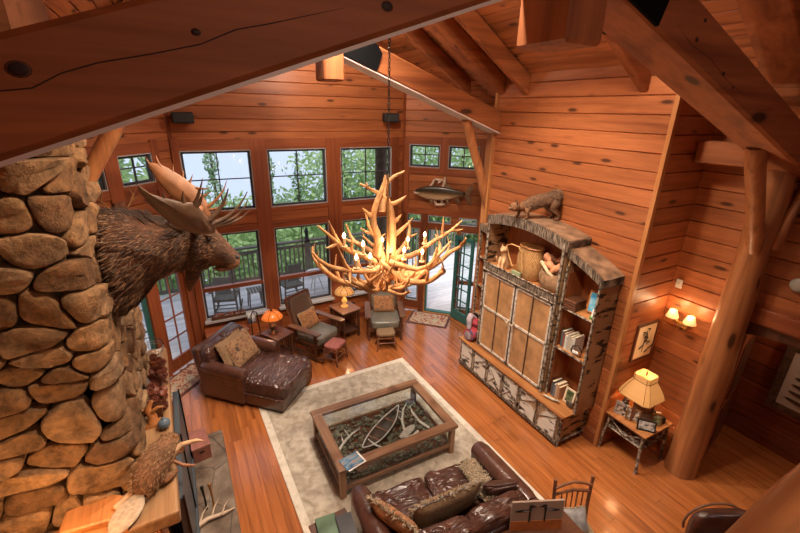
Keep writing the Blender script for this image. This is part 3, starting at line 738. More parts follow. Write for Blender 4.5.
G='trees beyond the deck'
LZ=-7.0
defs=[('sp',1,3.6,19,3.3,'spruce outside, right of the middle of the upper centre window'),('sp2',2,1.35,19,3.6,'spruce at the left edge of the upper centre window'),
 ('sp',3,-.9,20,4.0,'thin spruce in the middle of the upper left window'),('sp2',4,-.2,20.5,3.7,'thin spruce at the right of the upper left window'),
 ('sp',5,-2.0,21,4.1,'thin spruce at the left of the upper left window'),('sp2',6,4.9,19,2.6,'spruce at the left edge of the upper right window'),
 ('br',7,6.6,17.5,3.9,'leafy tree filling the middle of the upper right window'),('br',8,8.6,17,4.3,'leafy tree at the right of the upper right window'),
 ('br',9,-2.6,14,4.0,'leafy tree seen through the small upper window left of the moose antlers'),('br',10,-4.6,13.5,4.2,'leafy tree at the far left, just past the chimney'),
 ('br',11,10.4,14,4.6,'leafy tree behind the left small window over the fish'),('br',12,12.3,12.3,4.8,'leafy tree behind the right small window over the fish'),
 ('br',13,14.2,15.5,5.6,'big leafy tree farther right behind the fish wall'),
 ('b2',14,.7,16.5,.9,'leafy green tree beyond the deck, behind the moose nose'),('b2',15,3.1,16.2,.8,'leafy green tree beyond the railing lantern'),
 ('b2',16,5.4,15.8,.9,'leafy green tree beyond the railing, behind the chandelier'),('b2',17,7.6,15.0,1.2,'leafy green tree beyond the railing, right of the chandelier candles'),
 ('b2',18,9.6,13.6,1.8,'leafy green tree seen through the open doorway'),('b2',19,11.4,11.6,2.2,'leafy green tree seen through the panes of the green door'),
 ('b2',20,-1.6,16.5,1.0,'leafy tree behind the top of the wooden glazed door'),('b2',21,-.5,21,.6,'leafy tree in the second row at the left'),
 ('b2',22,2.3,21.5,.3,'leafy tree in the second row beyond the deck, left of the lantern'),('b2',23,5.2,20.5,.6,'leafy tree in the second row beyond the deck, right of the lantern'),
 ('b2',24,13.5,9.0,2.6,'leafy tree at the far right end of the deck')]
protos={'sp':tree('spruce',1,9,''),'sp2':tree('spruce',2,9,''),'br':tree('broad',3,8,''),'b2':tree('broad',4,6,'')}
H0={'sp':9,'sp2':9,'br':8,'b2':6}; ft={'sp':0,'sp2':0,'br':0,'b2':0}; usedp=set()
for kd,sd,x,y,zt,lb in defs:
    sc_={'sp':1.0,'sp2':.95,'br':1.0,'b2':.95}[kd]; base=zt-H0[kd]*sc_
    if kd in usedp: dup(protos[kd],(x,y,base),sd*1.7,lb,G,sc_)
    else:
        o=protos[kd]; usedp.add(kd); o.location=(x,y,base); o.scale=(sc_,)*3; o['label']=lb; o['group']=G
# ------------------------------------------------------------------ stone fireplace
def clip(poly,px,py,nx,ny):
    out=[];n=len(poly)
    for i in range(n):
        a=poly[i];b=poly[(i+1)%n]
        da=(a[0]-px)*nx+(a[1]-py)*ny; db=(b[0]-px)*nx+(b[1]-py)*ny
        if da<=0: out.append(a)
        if da*db<0:
            t=da/(da-db); out.append((a[0]+(b[0]-a[0])*t,a[1]+(b[1]-a[1])*t))
    return out
def chaikin(p):
    o=[];n=len(p)
    for i in range(n):
        a=p[i];b=p[(i+1)%n]
        o.append((a[0]*.78+b[0]*.22,a[1]*.78+b[1]*.22)); o.append((a[0]*.22+b[0]*.78,a[1]*.22+b[1]*.78))
    return o
def stones(mb,U,Z0,Z1,mapf,cu=.30,cz=.185,seed=1,depth=.085):
    rr=random.Random(seed); an=1.8
    pts=[]; nz=int((Z1-Z0)/cz)
    for j in range(nz):
        k=.75+rr.random()*.6; nu=max(1,int(U/(cu*k)))
        for i in range(nu):
            if rr.random()<.24: continue
            pts.append((U*(i+.5+rr.uniform(-.33,.33)+(.5 if j%2 else 0))/nu, Z0+(j+.5+rr.uniform(-.3,.3))*cz))
    pts=[(u,z) for u,z in pts if 0<=u<=U]
    sc=[(u/an,z) for u,z in pts]
    for i,(a,b) in enumerate(sc):
        poly=[(0,Z0),(U/an,Z0),(U/an,Z1),(0,Z1)]
        near=sorted(((x-a)**2+(y-b)**2,x,y) for q,(x,y) in enumerate(sc) if q!=i)[:14]
        for d,x,y in near:
            poly=clip(poly,(a+x)/2,(b+y)/2,x-a,y-b)
            if len(poly)<3: break
        if len(poly)<3: continue
        poly=[(u*an,z) for u,z in poly]
        cx=sum(p[0] for p in poly)/len(poly); cy=sum(p[1] for p in poly)/len(poly)
        # constant-width joint
        q=[]
        for x,y in poly:
            l=math.hypot(x-cx,y-cy); k=max(.5,1-.007/max(l,.02)); q.append((cx+(x-cx)*k,cy+(y-cy)*k))
        poly=chaikin(chaikin(q)); n=len(poly)
        dk=depth*rr.uniform(.5,1.45); tu,tz=rr.uniform(-.10,.10),rr.uniform(-.16,.16)
        rings=[]
        for s,h in((1.0,-1.1),(1.0,.35),(.975,.75),(.91,.95),(.62,1.0),(.22,1.0)):
            ring=[]
            for x,y in poly:
                u=cx+(x-cx)*s; z=cy+(y-cy)*s
                d=dk*h+((u-cx)*tu+(z-cy)*tz if h>.3 else 0)
                if h>.3: d+=.022*noise.noise(Vector((u*9,z*9,i)))+.012*noise.noise(Vector((u*26,z*26,i)))
                ring.append(mapf(u,z,d))
            rings.append(ring)
        mb.loft(rings)
FX,FY=-.66,3.22
fp=thing('stone_fireplace','tall fieldstone fireplace and chimney filling the left side, carrying the moose head','fireplace',(FX,FY,0))
def mk_map(y_off):
    def f(u,z,d):
        fl=.03*(z-2)*-1*0
        rc=.14; w0=1.75
        if u<w0-rc: return Vector((-w0+u,-d,z))
        if u>w0-rc+rc*PI/2: return Vector((d,rc+(u-(w0-rc+rc*PI/2)),z))
        t=(u-(w0-rc))/rc
        return Vector((-rc+(rc+d)*math.sin(t),rc-(rc+d)*math.cos(t),z))
    return f
mp=mk_map(0)
mb=MB(); stones(mb,1.75-.14+.22+.95,2.55,4.80,mp,.26,.148,11,.055); stones(mb,1.75-.14+.22+1.75,.0,2.55,mp,.26,.148,12,.055)
# shoulder and return of the upper part
def far_map(u,z,d): return Vector((-.02-u,1.09+d,z))
stones(mb,.9,2.5,4.8,far_map,.3,.2,5)
def far_map2(u,z,d): return Vector((-.02-u,1.89+d,z))
stones(mb,.7,.0,2.6,far_map2,.3,.2,6)
def shoulder(u,z,d): return Vector((-z,1.0+u,2.55+d))
stones(mb,.9,.0,.7,shoulder,.3,.2,7)
mb.build('stonework',M['stone'],fp,smooth=50)
mb=MB(); mb.box((-.93,.55,2.4),(1.74,1.0,4.78)); mb.box((-.93,.95,1.28),(1.74,1.8,2.56)); mb.build('mortar_core',M['mortar'],fp)
mb=MB(); mb.box((-.92,.55,5.02),(1.84,1.14,.42)); mb.build('shadow_box',M['dark_x'],fp)  # dark box added in place of the shadow above the chimney
mb=MB(); mb.prism([(0,.10),(.71,.02),(.70,2.25),(0,2.22)],0,.05,'z'); mb.build('hearth',M['slate'],fp,bevel=.012)
mb=MB(); mb.beam((.125,-.42,1.52),(.045,2.25,1.52),.34,.13); o=mb.build('mantel_shelf',M['mantel_y'],fp,bevel=.02,seg=2)
mb=MB(); a,b=logpts((-1.7,-.22,1.42),(.02,-.22,1.42),(.15,.15),10,21,.03); mb.tube(a,b,18); mb.build('mantel_log',M['amber_x'],fp,smooth=60)
mb=MB(); mb.box((.25,.95,.62),(.06,1.7,1.14)); mb.box((.27,.95,.10),(.07,1.74,.08)); mb.build('fire_screen',pl('screen_grey',(.085,.105,.125),.45,metal=.3),fp,bevel=.01)
for y in(.10,.95,1.8):
    mb=MB(); mb.box((.285,y,.64),(.02,.04,1.1)); mb.build('screen_post',M['iron'],fp)
# corbel block beneath the near end of the mantel shelf
mb=MB(); mb.box((.02,-.28,1.28),(.28,.26,.34)); mb.build('corbel',M['amber_z'],fp,bevel=.02)

# ------------------------------------------------------------------ moose head trophy
mo=thing('moose_head_trophy','mounted brown moose head with broad antlers projecting from the stone chimney','animal trophy',(-.62,3.9,0))
MX=.62
# rings: (x, ztop, zbot, half width) along neck axis; x world
prof=[(-.64,3.72,2.84,.34,0),(-.52,3.72,2.845,.335,0),(-.42,3.705,2.92,.30,0),(-.32,3.66,3.04,.255,.01),(-.22,3.625,3.14,.22,.02),(-.12,3.60,3.185,.185,.02),(-.02,3.605,3.17,.165,.01),(.06,3.575,3.13,.15,0),(.13,3.53,3.125,.135,0),(.20,3.465,3.14,.115,0),(.26,3.375,3.14,.095,0),(.31,3.295,3.115,.092,0),(.355,3.225,3.10,.088,0),(.38,3.18,3.115,.06,0)]
rings=[]
for i,(x,zt,zb,hw,o_) in enumerate(prof):
    ring=[];n=28
    for k in range(n):
        t=2*PI*k/n; cz=(zt+zb)/2; hz=(zt-zb)/2
        cy=math.cos(t); sz=math.sin(t)
        # slimmer top and throat, fuller cheeks
        wy=hw*(1-.28*max(0,sz)**2-.18*max(0,-sz)**2)
        p=Vector((x+MX+.05*sz*(1 if x>.05 else .2),cy*wy,cz+sz*hz))
        d=noise.noise(p*5)*.03+noise.noise(Vector((p.x*9,p.y*30,p.z*30)))*.012
        if i>=9: d*=.25
        p+=Vector((0,cy,sz))*d
        ring.append(p)
    rings.append(ring)
mb=MB(); mb.loft(rings); body=mb.build('head_and_neck',M['moose'],mo,smooth=180,sub=1)
# muzzle: drooping upper lip and chin
mb=MB(); mb.ell((MX+.335,0,3.165),(.075,.085,.075),16,10,e=.85); mb.ell((MX+.265,0,3.11),(.085,.055,.035),14,8); mb.build('muzzle',pl('muzzle_brown',(.13,.06,.03),.6,nz=.3,nscale=20,bump=.3),mo,smooth=180)
for s in(-1,1):
    mb=MB(); mb.ell((MX+.375,s*.058,3.20),(.022,.012,.03),10,6,m=Matrix.Rotation(R(25),4,'Y')); mb.build('nostril',M['black'],mo,smooth=180)
    mb=MB(); mb.ell((MX+.165,s*.118,3.425),(.024,.016,.020),10,6); mb.build('eye',pl('glass_eye',(.01,.006,.004),.08),mo,smooth=180)
    mb=MB(); mb.ell((MX+.17,s*.102,3.455),(.04,.02,.012),10,6,m=Matrix.Rotation(R(18),4,'Y')); mb.build('brow',M['moose'],mo,smooth=180)
    # ear
    mb=MB(); rr_=[]
    for i in range(7):
        t=i/6; wv=.05*math.sin(PI*(t*.88+.1))+.006; c=Vector((MX+.03-.16*t,s*(.13+.12*t),3.56+.07*t))
        rr_.append([c+Vector((.0,math.cos(a)*wv*.35*s,math.sin(a)*wv)) for a in [2*PI*k/10 for k in range(10)]])
    mb.loft(rr_); mb.build('ear',M['moose'],mo,smooth=180)
# coat of coarse hair
rq=random.Random(14); mb=MB()
for i_ in range(5200):
    j_=rq.randrange(0,9); u_=rq.random(); k_=rq.randrange(28)
    a_=rings[j_][k_].lerp(rings[j_+1][k_],u_).lerp(rings[j_][(k_+1)%28].lerp(rings[j_+1][(k_+1)%28],u_),rq.random())
    t_=2*PI*(k_+.5)/28; nrm=Vector((0,math.cos(t_),math.sin(t_)))
    if a_.x<.04: continue
    ln=(.075 if j_<6 else .035)*rq.uniform(.6,1.2)
    d_=Vector((-.75,0,-.45 if j_<6 else -.1))+nrm*.28+Vector((rq.gauss(0,.15),rq.gauss(0,.15),rq.gauss(0,.15))); d_=d_.normalized()*ln
    mb.tube([a_-nrm*.004,a_+d_*.5+nrm*.006,a_+d_],[.0034,.0028,.0006],3)
mb.build('coat',M['moose_hair'],mo)
# bell
mb=MB(); mb.tube([(MX+.02,0,3.16),(MX-.0,0,3.08),(MX-.03,0,3.0),(MX-.05,0,2.93)],[.075,.065,.045,.012],14,sq=.6); mb.build('bell',M['moose'],mo,smooth=180)
# mane tufts
mb=MB(); rr=random.Random(5)
for i in range(520):
    x=rr.uniform(-.55,.02); t=rr.uniform(0,1)
    zt=3.71 if x<-.42 else 3.71-.22*(x+.42); 
    y=rr.gauss(0,.045); p=Vector((x+MX,y,zt-.03-abs(y)*.5)); d=Vector((-.05,rr.gauss(0,.015),.045+rr.random()*.03)) if x<-.2 else Vector((-.05,rr.gauss(0,.01),.03))
    mb.tube([p,p+d*.6,p+d],[.006,.004,.0008],3)
mb.build('mane',pl('mane_hair',(.035,.016,.009),.7),mo)
def palm(ol,tines,yf,m,name,base):
    t=.013; n=len(ol)
    cx=sum(p[0] for p in ol)/n; cz=sum(p[1] for p in ol)/n
    def P(x,z,dy,inn=0): return Vector((x+MX,yf(x,z)+dy,z))
    mb=MB()
    ol=[(cx+(x-cx)*1.06,cz+(z-cz)*(1.14 if base>0 else 1.22)-(0 if base>0 else .012)) for x,z in ol]
    o=chaikin(ol); n=len(o)
    rings=[]
    for s,dy in((.15,-t*1.4),(.6,-t*1.3),(.9,-t),(1.0,-t*.3),(1.0,t*.3),(.9,t),(.6,t*.8),(.15,t*.6)):
        rings.append([P(cx+(x-cx)*s,cz+(z-cz)*s,dy+(1-s)*-.03) for x,z in o])
    mb.loft(rings)
    for a,b,r in tines:
        mid=((a[0]+b[0])/2+r[1],(a[1]+b[1])/2+r[2])
        pts=[];
        for k in range(7):
            u=k/6; x=(1-u)**2*a[0]+2*u*(1-u)*mid[0]+u*u*b[0]; z=(1-u)**2*a[1]+2*u*(1-u)*mid[1]+u*u*b[1]
            pts.append(P(x,z,(yf(a[0],a[1])-yf(x,z))*0))
        mb.tube(pts,[r[0]*(1-.85*k/6) for k in range(7)],8)
    mb.tube([Vector((MX+.06,base*.07,3.52)),Vector((MX+.10,base*.16,3.55)),Vector((MX+.15,yf(.15,3.60)+.0,3.60)),Vector((MX+.12,yf(.12,3.68),3.68))],[.036,.034,.04,.03],10)
    return mb.build(name,m,mo,smooth=60)
# side nearer to the camera
nearol=[(-.25,3.955),(-.18,3.90),(-.09,3.865),(.01,3.83),(.09,3.82),(.15,3.72),(.21,3.66),(.20,3.575),(.06,3.60),(-.07,3.675),(-.17,3.80)]
yn=lambda x,z:-.40-.12*(z-3.6)/.35+.25*max(0,.0+(x-.05))
palm(nearol,[((.02,3.82),(.03,3.92),(.018,-.01,0)),((.09,3.80),(.17,4.0),(.02,.0,-.03)),((.10,3.78),(.165,3.935),(.017,.02,-.03)),((.18,3.66),(.345,3.905),(.026,.04,-.04)),
   ((.19,3.62),(.49,3.86),(.022,.06,-.08)),((.19,3.61),(.49,3.79),(.020,.09,-.09)),((.18,3.60),(.50,3.70),(.02,.08,-.07)),((-.20,3.92),(-.25,3.99),(.014,0,0)),((-.10,3.86),(-.10,3.92),(.014,0,0)),((.2,3.6),(.42,3.635),(.014,.05,-.03))],yn,M['palm_shaded'],'antler',-1)
farol=[(-.21,3.99),(-.10,3.97),(.05,3.87),(.15,3.78),(.22,3.65),(.23,3.53),(.16,3.52),(.11,3.63),(-.05,3.70),(-.15,3.85)]
yfar=lambda x,z:.40+.10*(z-3.6)/.35-.25*max(0,(x-.05))
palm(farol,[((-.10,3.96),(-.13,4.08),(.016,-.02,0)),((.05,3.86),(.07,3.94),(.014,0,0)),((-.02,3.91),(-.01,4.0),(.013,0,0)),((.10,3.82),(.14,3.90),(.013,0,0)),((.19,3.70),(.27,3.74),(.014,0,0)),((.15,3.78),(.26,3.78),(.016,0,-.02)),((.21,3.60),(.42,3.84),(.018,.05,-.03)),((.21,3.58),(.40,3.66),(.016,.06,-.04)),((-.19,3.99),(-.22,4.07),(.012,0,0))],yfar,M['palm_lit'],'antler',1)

# ------------------------------------------------------------------ things on the mantel
MZ=1.585
# beaver mount
bv=thing('beaver_mount','stuffed brown beaver gnawing a stick at the near end of the mantel','animal figure',(FX+.16,FY+.02,MZ),0)
bv.rotation_euler=(0,0,R(60)); bv.scale=(.82,)*3  # local +x = forward
mb=MB()
sp_=[(-.30,0,.09,.07),(-.22,0,.14,.125),(-.10,0,.18,.16),(.02,0,.19,.155),(.13,0,.20,.125),(.21,0,.21,.095),(.28,0,.205,.08),(.34,0,.185,.06),(.375,0,.17,.035)]
rings=[]
for x,y,z,r in sp_:
    rings.append([Vector((x,math.cos(2*PI*k/20)*r*(1+.05*noise.noise(Vector((x*20,k,0)))),z+math.sin(2*PI*k/20)*r*1.05)) for k in range(20)])
mb.loft(rings); mb.build('body',M['beaver'],bv,smooth=180,sub=1)
rq=random.Random(15); mb=MB()
for i_ in range(1800):
    j_=rq.randrange(0,7); k_=rq.randrange(20); a_=rings[j_][k_].lerp(rings[j_+1][(k_+1)%20],rq.random()); t_=2*PI*(k_+.5)/20; nrm=Vector((0,math.cos(t_),math.sin(t_)))
    d_=(Vector((-.8,0,-.1))+nrm*.35+Vector((rq.gauss(0,.2),rq.gauss(0,.2),rq.gauss(0,.2)))).normalized()*rq.uniform(.02,.045)
    mb.tube([a_-nrm*.003,a_+d_*.5+nrm*.003,a_+d_],[.0028,.0022,.0005],3)
mb.build('coat',M['beaver_hair'],bv)
mb=MB(); mb.ell((-.47,.02,.05),(.20,.125,.018),18,8,m=Matrix.Rotation(R(-6),4,'Y')); mb.build('tail',pl('beaver_tail',(.42,.33,.24),.7,nz=.25,nscale=30),bv,smooth=180)
for s in(-1,1):
    mb=MB(); mb.ell((.25,s*.065,.275),(.014,.02,.022),8,6); mb.build('ear',M['beaver'],bv,smooth=180)
    mb=MB(); mb.ell((.325,s*.048,.215),(.009,.007,.009),8,6); mb.build('eye',M['black'],bv,smooth=180)
    mb=MB(); mb.tube([(.16,s*.08,.14),(.26,s*.10,.08),(.33,s*.06,.07)],[.04,.03,.022],8); mb.ell((.345,s*.055,.07),(.035,.022,.016),8,6); mb.build('foreleg',M['beaver'],bv,smooth=180)
    mb=MB(); mb.tube([(-.12,s*.12,.10),(-.05,s*.15,.05),(.05,s*.16,.02)],[.06,.04,.02],8); mb.build('hind_leg',M['beaver'],bv,smooth=180)
mb=MB(); mb.ell((.385,0,.175),(.018,.022,.014),8,6); mb.build('nose',M['black'],bv,smooth=180)
t=thing('gnawed_stick','pale gnawed branch held by the beaver, its point over the hearth','stick',(FX+.25,FY+.12,MZ+.08))
mb=MB(); mb.tube([(-.38,-.34,-.04),(-.10,-.1,-.0),(.10,.04,.05),(.22,.02,.06),(.27,.0,.055)],[.026,.028,.024,.018,.004],9); mb.build('branch',pl('peeled_stick',(.52,.33,.18),.6,nz=.25,nscale=14),t,smooth=60)
mb=MB(); mb.tube([(-.02,-.05,.03),(.10,-.14,-.02),(.18,-.16,-.04)],[.018,.014,.01],8); mb.build('twig',M['hickory'],t,smooth=60)
t=thing('driftwood_block','split orange wood slab lying under the beaver at the mantel end','wood',(FX-.28,FY-.16,MZ-.02))
mb=MB(); mb.prism([(-.20,-.10),(.20,-.14),(.26,.02),(.10,.14),(-.18,.10)],0,.05,'z'); mb.build('slab',M['amber_y'],t,bevel=.012)
# pinecones, basket, carved antler, glass float
mb=MB()
def cone_mesh():
    mb=MB(); rr=random.Random(3)
    for j in range(7):
        z=j*.009; r=.026*math.sin(PI*(j+1.2)/8.6)
        for k in range(7):
            g=2*PI*(k+.5*(j%2))/7; c=Vector((r*math.cos(g)*.6,r*math.sin(g)*.6,z)); e=Vector((r*1.25*math.cos(g),r*1.25*math.sin(g),z+.008)); s=Vector((-math.sin(g),math.cos(g),0))*.008
            mb.add([c-s*.4,c+s*.4,e+s,e-s,c+Vector((0,0,.006))],[(0,1,2,3),(4,3,2),(4,2,1),(4,1,0),(4,0,3)])
    return mb
pc=cone_mesh().build('pine_cone',plain('pinecone_red',(.20,.055,.03),.45,nz=.5,nscale=25)); pc.scale=(1.3,)*3
tag(pc,'reddish brown pine cone in the heap along the middle of the mantel','pine cone','pine cones heaped on the mantel')
rr=random.Random(9); pos=[]
for i in range(100):
    y=FY+rr.uniform(.86,1.80); x=FX+.09+rr.uniform(-.07,.11); z=MZ+.012+(rr.random()*.13 if i>34 else 0)
    c=pc if i==0 else pc.copy()
    if i: C.objects.link(c)
    c.location=(x,y,z); c.rotation_euler=(rr.uniform(0,3),rr.uniform(0,3),rr.uniform(0,6))
t=thing('wire_basket','round dark wire basket at the far end of the mantel','basket',(FX+.07,FY+2.0,MZ))
mb=MB()
for z,r in((.01,.09),(.07,.12),(.14,.14),(.17,.145)):
    mb.tube([(r*math.cos(R(g)),r*math.sin(R(g)),z) for g in range(0,361,20)],.004,5)
for k in range(14):
    g=2*PI*k/14; mb.tube([(r*math.cos(g),r*math.sin(g),z) for z,r in((.01,.09),(.07,.12),(.17,.145))],.003,4)
mb.build('wire',pl('silver_wire',(.35,.35,.36),.35,metal=.8),t)
mb=MB(); mb.tube([(.145*math.cos(R(g)),0,.17+.13*math.sin(R(g))) for g in range(0,181,15)],.005,5); mb.build('handle',M['iron'],t)
t=thing('copper_pot','small copper-coloured pot beside the wire basket on the mantel','pot',(FX+.12,FY+1.72,MZ))
mb=MB(); mb.lathe([(.05,0),(.075,.04),(.07,.10),(.055,.12),(.06,.13)],n=20); mb.build('pot_body',plain('copper',(.40,.13,.05),.35,.6),t,smooth=40)
t=thing('stone_bowl','grey-blue glazed bowl leaning against the chimney above the pine cones','bowl',(FX+.03,FY+1.15,MZ+.16))
t.rotation_euler=(0,R(70),0)
mb=MB(); mb.lathe([(.02,0),(.06,.01),(.10,.05),(.105,.055),(.06,.02)],n=20); mb.build('bowl_body',pl('grey_glaze',(.16,.18,.18),.35),t,smooth=50)
t=thing('carved_wood_figure','small orange carved wooden figure between the beaver and the pine cones','figure',(FX+.10,FY+.72,MZ))
mb=MB(); mb.prism([(-.08,-.05),(.08,-.05),(.07,.05),(-.06,.05)],0,.03,'z'); mb.tube([(0,0,.02),(.01,.01,.10),(-.02,.02,.18),(.03,.03,.25)],[.05,.04,.03,.015],8); mb.tube([(0,0,.14),(.07,-.02,.2),(.12,-.02,.19)],[.02,.016,.008],6); mb.tube([(0,0,.12),(-.07,.04,.17)],[.018,.008],6); mb.build('carving',M['amber_z'],t,smooth=60)
t=thing('glass_float','small blue-grey glass ball on the mantel beside the beaver head','ornament',(FX+.20,FY+.62,MZ+.055))
mb=MB(); mb.ell((0,0,0),(.055,.055,.055),18,12); mb.lathe([(.015,.05),(.015,.065)],n=10); mb.build('ball',pl('blue_glass',(.10,.14,.18),.1),t,smooth=180)
t=thing('wood_crate_small','little dark wooden crate behind the pine cones on the mantel','crate',(FX+.12,FY+.86,MZ))
mb=MB()
for k in range(4): mb.box((0,-.05+k*.034,.06),(.13,.008,.12))
mb.box((0,0,.005),(.13,.12,.01)); mb.box((-.065,0,.06),(.008,.12,.12)); mb.box((.065,0,.06),(.008,.12,.12)); mb.build('crate_body',M['dark_x'],t)
# antler cluster on the ledge behind the moose
t=thing('small_antlers','small pair of pale antlers on the sill rail behind the moose shoulders','antlers',(-.78,7.02,3.03))
for s in(-1,1):
    mb=MB(); mb.tube([(0,0,0),(s*.10,s*.1,.08),(s*.18,s*.18,.22),(s*.14,s*.14,.36)],[.022,.018,.014,.005],7); mb.tube([(s*.14,s*.14,.14),(s*.26,s*.22,.22)],[.012,.003],6); mb.tube([(s*.17,s*.17,.2),(s*.24,s*.2,.34)],[.012,.003],6); mb.build('antler',M['antler'],t,smooth=60)
mb=MB(); mb.prism([(-.12,-.05),(.12,-.05),(.08,.16),(-.08,.16)],-.02,.02,'y'); o=mb.build('plaque',M['oak_z'],t); o.rotation_euler.z=al

# ------------------------------------------------------------------ hearth things
t=thing('wooden_box','reddish wooden box with a lid sitting at the far end of the slate hearth','box',(-.27,5.13,.05),R(8))
mb=MB(); mb.box((0,0,.105),(.22,.36,.21)); mb.build('box_body',plain('red_wood_box',(.22,.075,.05),.4,nz=.2,nscale=14),t,bevel=.006)
mb=MB(); mb.box((0,0,.225),(.235,.375,.03)); mb.build('lid',plain('red_wood_lid',(.30,.12,.09),.3,nz=.2,nscale=14),t,bevel=.005)
mb=MB(); mb.box((0,-.182,.15),(.06,.01,.02)); mb.build('latch',M['iron'],t)
t=thing('fireplace_tools','pair of short-handled fireplace tools standing on the slate hearth','tools',(-.24,4.15,.05))
for dx,m_ in((-.03,'iron'),(.05,'brass')):
    mb=MB(); mb.tube([(dx,0,.0),(dx,.02,.16),(dx-.01,.05,.28)],[.012,.010,.016],8); mb.ell((dx-.01,.05,.30),(.022,.022,.025),10,6); mb.build('tool',M[m_],t,smooth=60)
t=thing('shed_antler','pale shed antler lying on the near part of the slate hearth','antler',(-.15,3.97,.05))
mb=MB(); mb.tube([(-.28,-.06,.03),(-.12,.0,.05),(.05,.0,.04),(.18,.03,.03)],[.03,.026,.02,.006],8); 
for k,(x,l) in enumerate(((-.2,.14),(-.08,.18),(.03,.12))): mb.tube([(x,-.02,.05),(x+.04,l*.5,.08),(x+.10,l,.10)],[.016,.011,.003],6)
mb.build('beam',M['bone'],t,smooth=60)

# ------------------------------------------------------------------ antler chandelier
ch=thing('antler_chandelier','large chandelier made of interlocked orange-tan antlers with glowing candle bulbs','chandelier',(2.03,4.05,2.62))
rr=random.Random(21)
def antler(dirg,L_,H_,curl,r0=.034,start=(0,0,0),tn=4,droop=.10,lift=1.8,seed=0,tl=.26):
    q=random.Random(seed); mb=MB(); d=Vector((math.cos(dirg),math.sin(dirg),0)); s=Vector((-d.y,d.x,0))
    pts=[];rs=[]
    for k in range(15):
        t=k/14
        p=Vector(start)+d*(L_*math.sin(t*PI/2*1.05))+Vector((0,0,1))*(H_*t**lift-droop*math.sin(PI*min(1,t*1.6)))+s*(curl*math.sin(t*PI*.9))
        p+=noise.noise_vector(Vector((t*3,seed,1)))*.02
        pts.append(p); rs.append(r0*(1-.78*t**1.3)+.003)
    mb.tube(pts,rs,9)
    for i in range(tn):
        t=.22+.62*i/max(1,tn-1)+q.uniform(-.03,.03); k=min(13,int(t*14)); b=pts[k]; fw=(pts[min(14,k+2)]-pts[k]).normalized()
        l=tl*(1.15-.5*t)*q.uniform(.7,1.15)
        e=(fw*.35+Vector((0,0,.9))+s*((-1)**i)*q.uniform(.2,.75)-d*.1).normalized()
        m1=b+e*l*.55+d*.02; tip=b+e*l+Vector((0,0,l*.18))
        mb.tube([b-e*.01,b+e*l*.25+fw*.02,m1+fw*.02,tip],[rs[k]*.72,rs[k]*.62,rs[k]*.4,.003],7)
    return mb.build('antler',M['antler'],ch,smooth=70)
# wide lower ring
azs=[(-4,.98,.42,.24,4),(38,.85,.34,-.22,3),(80,.75,.30,.2,3),(118,.70,.30,-.22,3),(172,.90,.36,.24,4),(214,.70,.22,.2,3),(262,.58,.24,-.16,3),(312,.76,.26,.2,4)]
for i,(g,l,h,c,n) in enumerate(azs): antler(R(g-18),l,h,c,.041,(-.05*math.cos(R(g)),-.05*math.sin(R(g)),.06),n,.09,1.7,30+i)
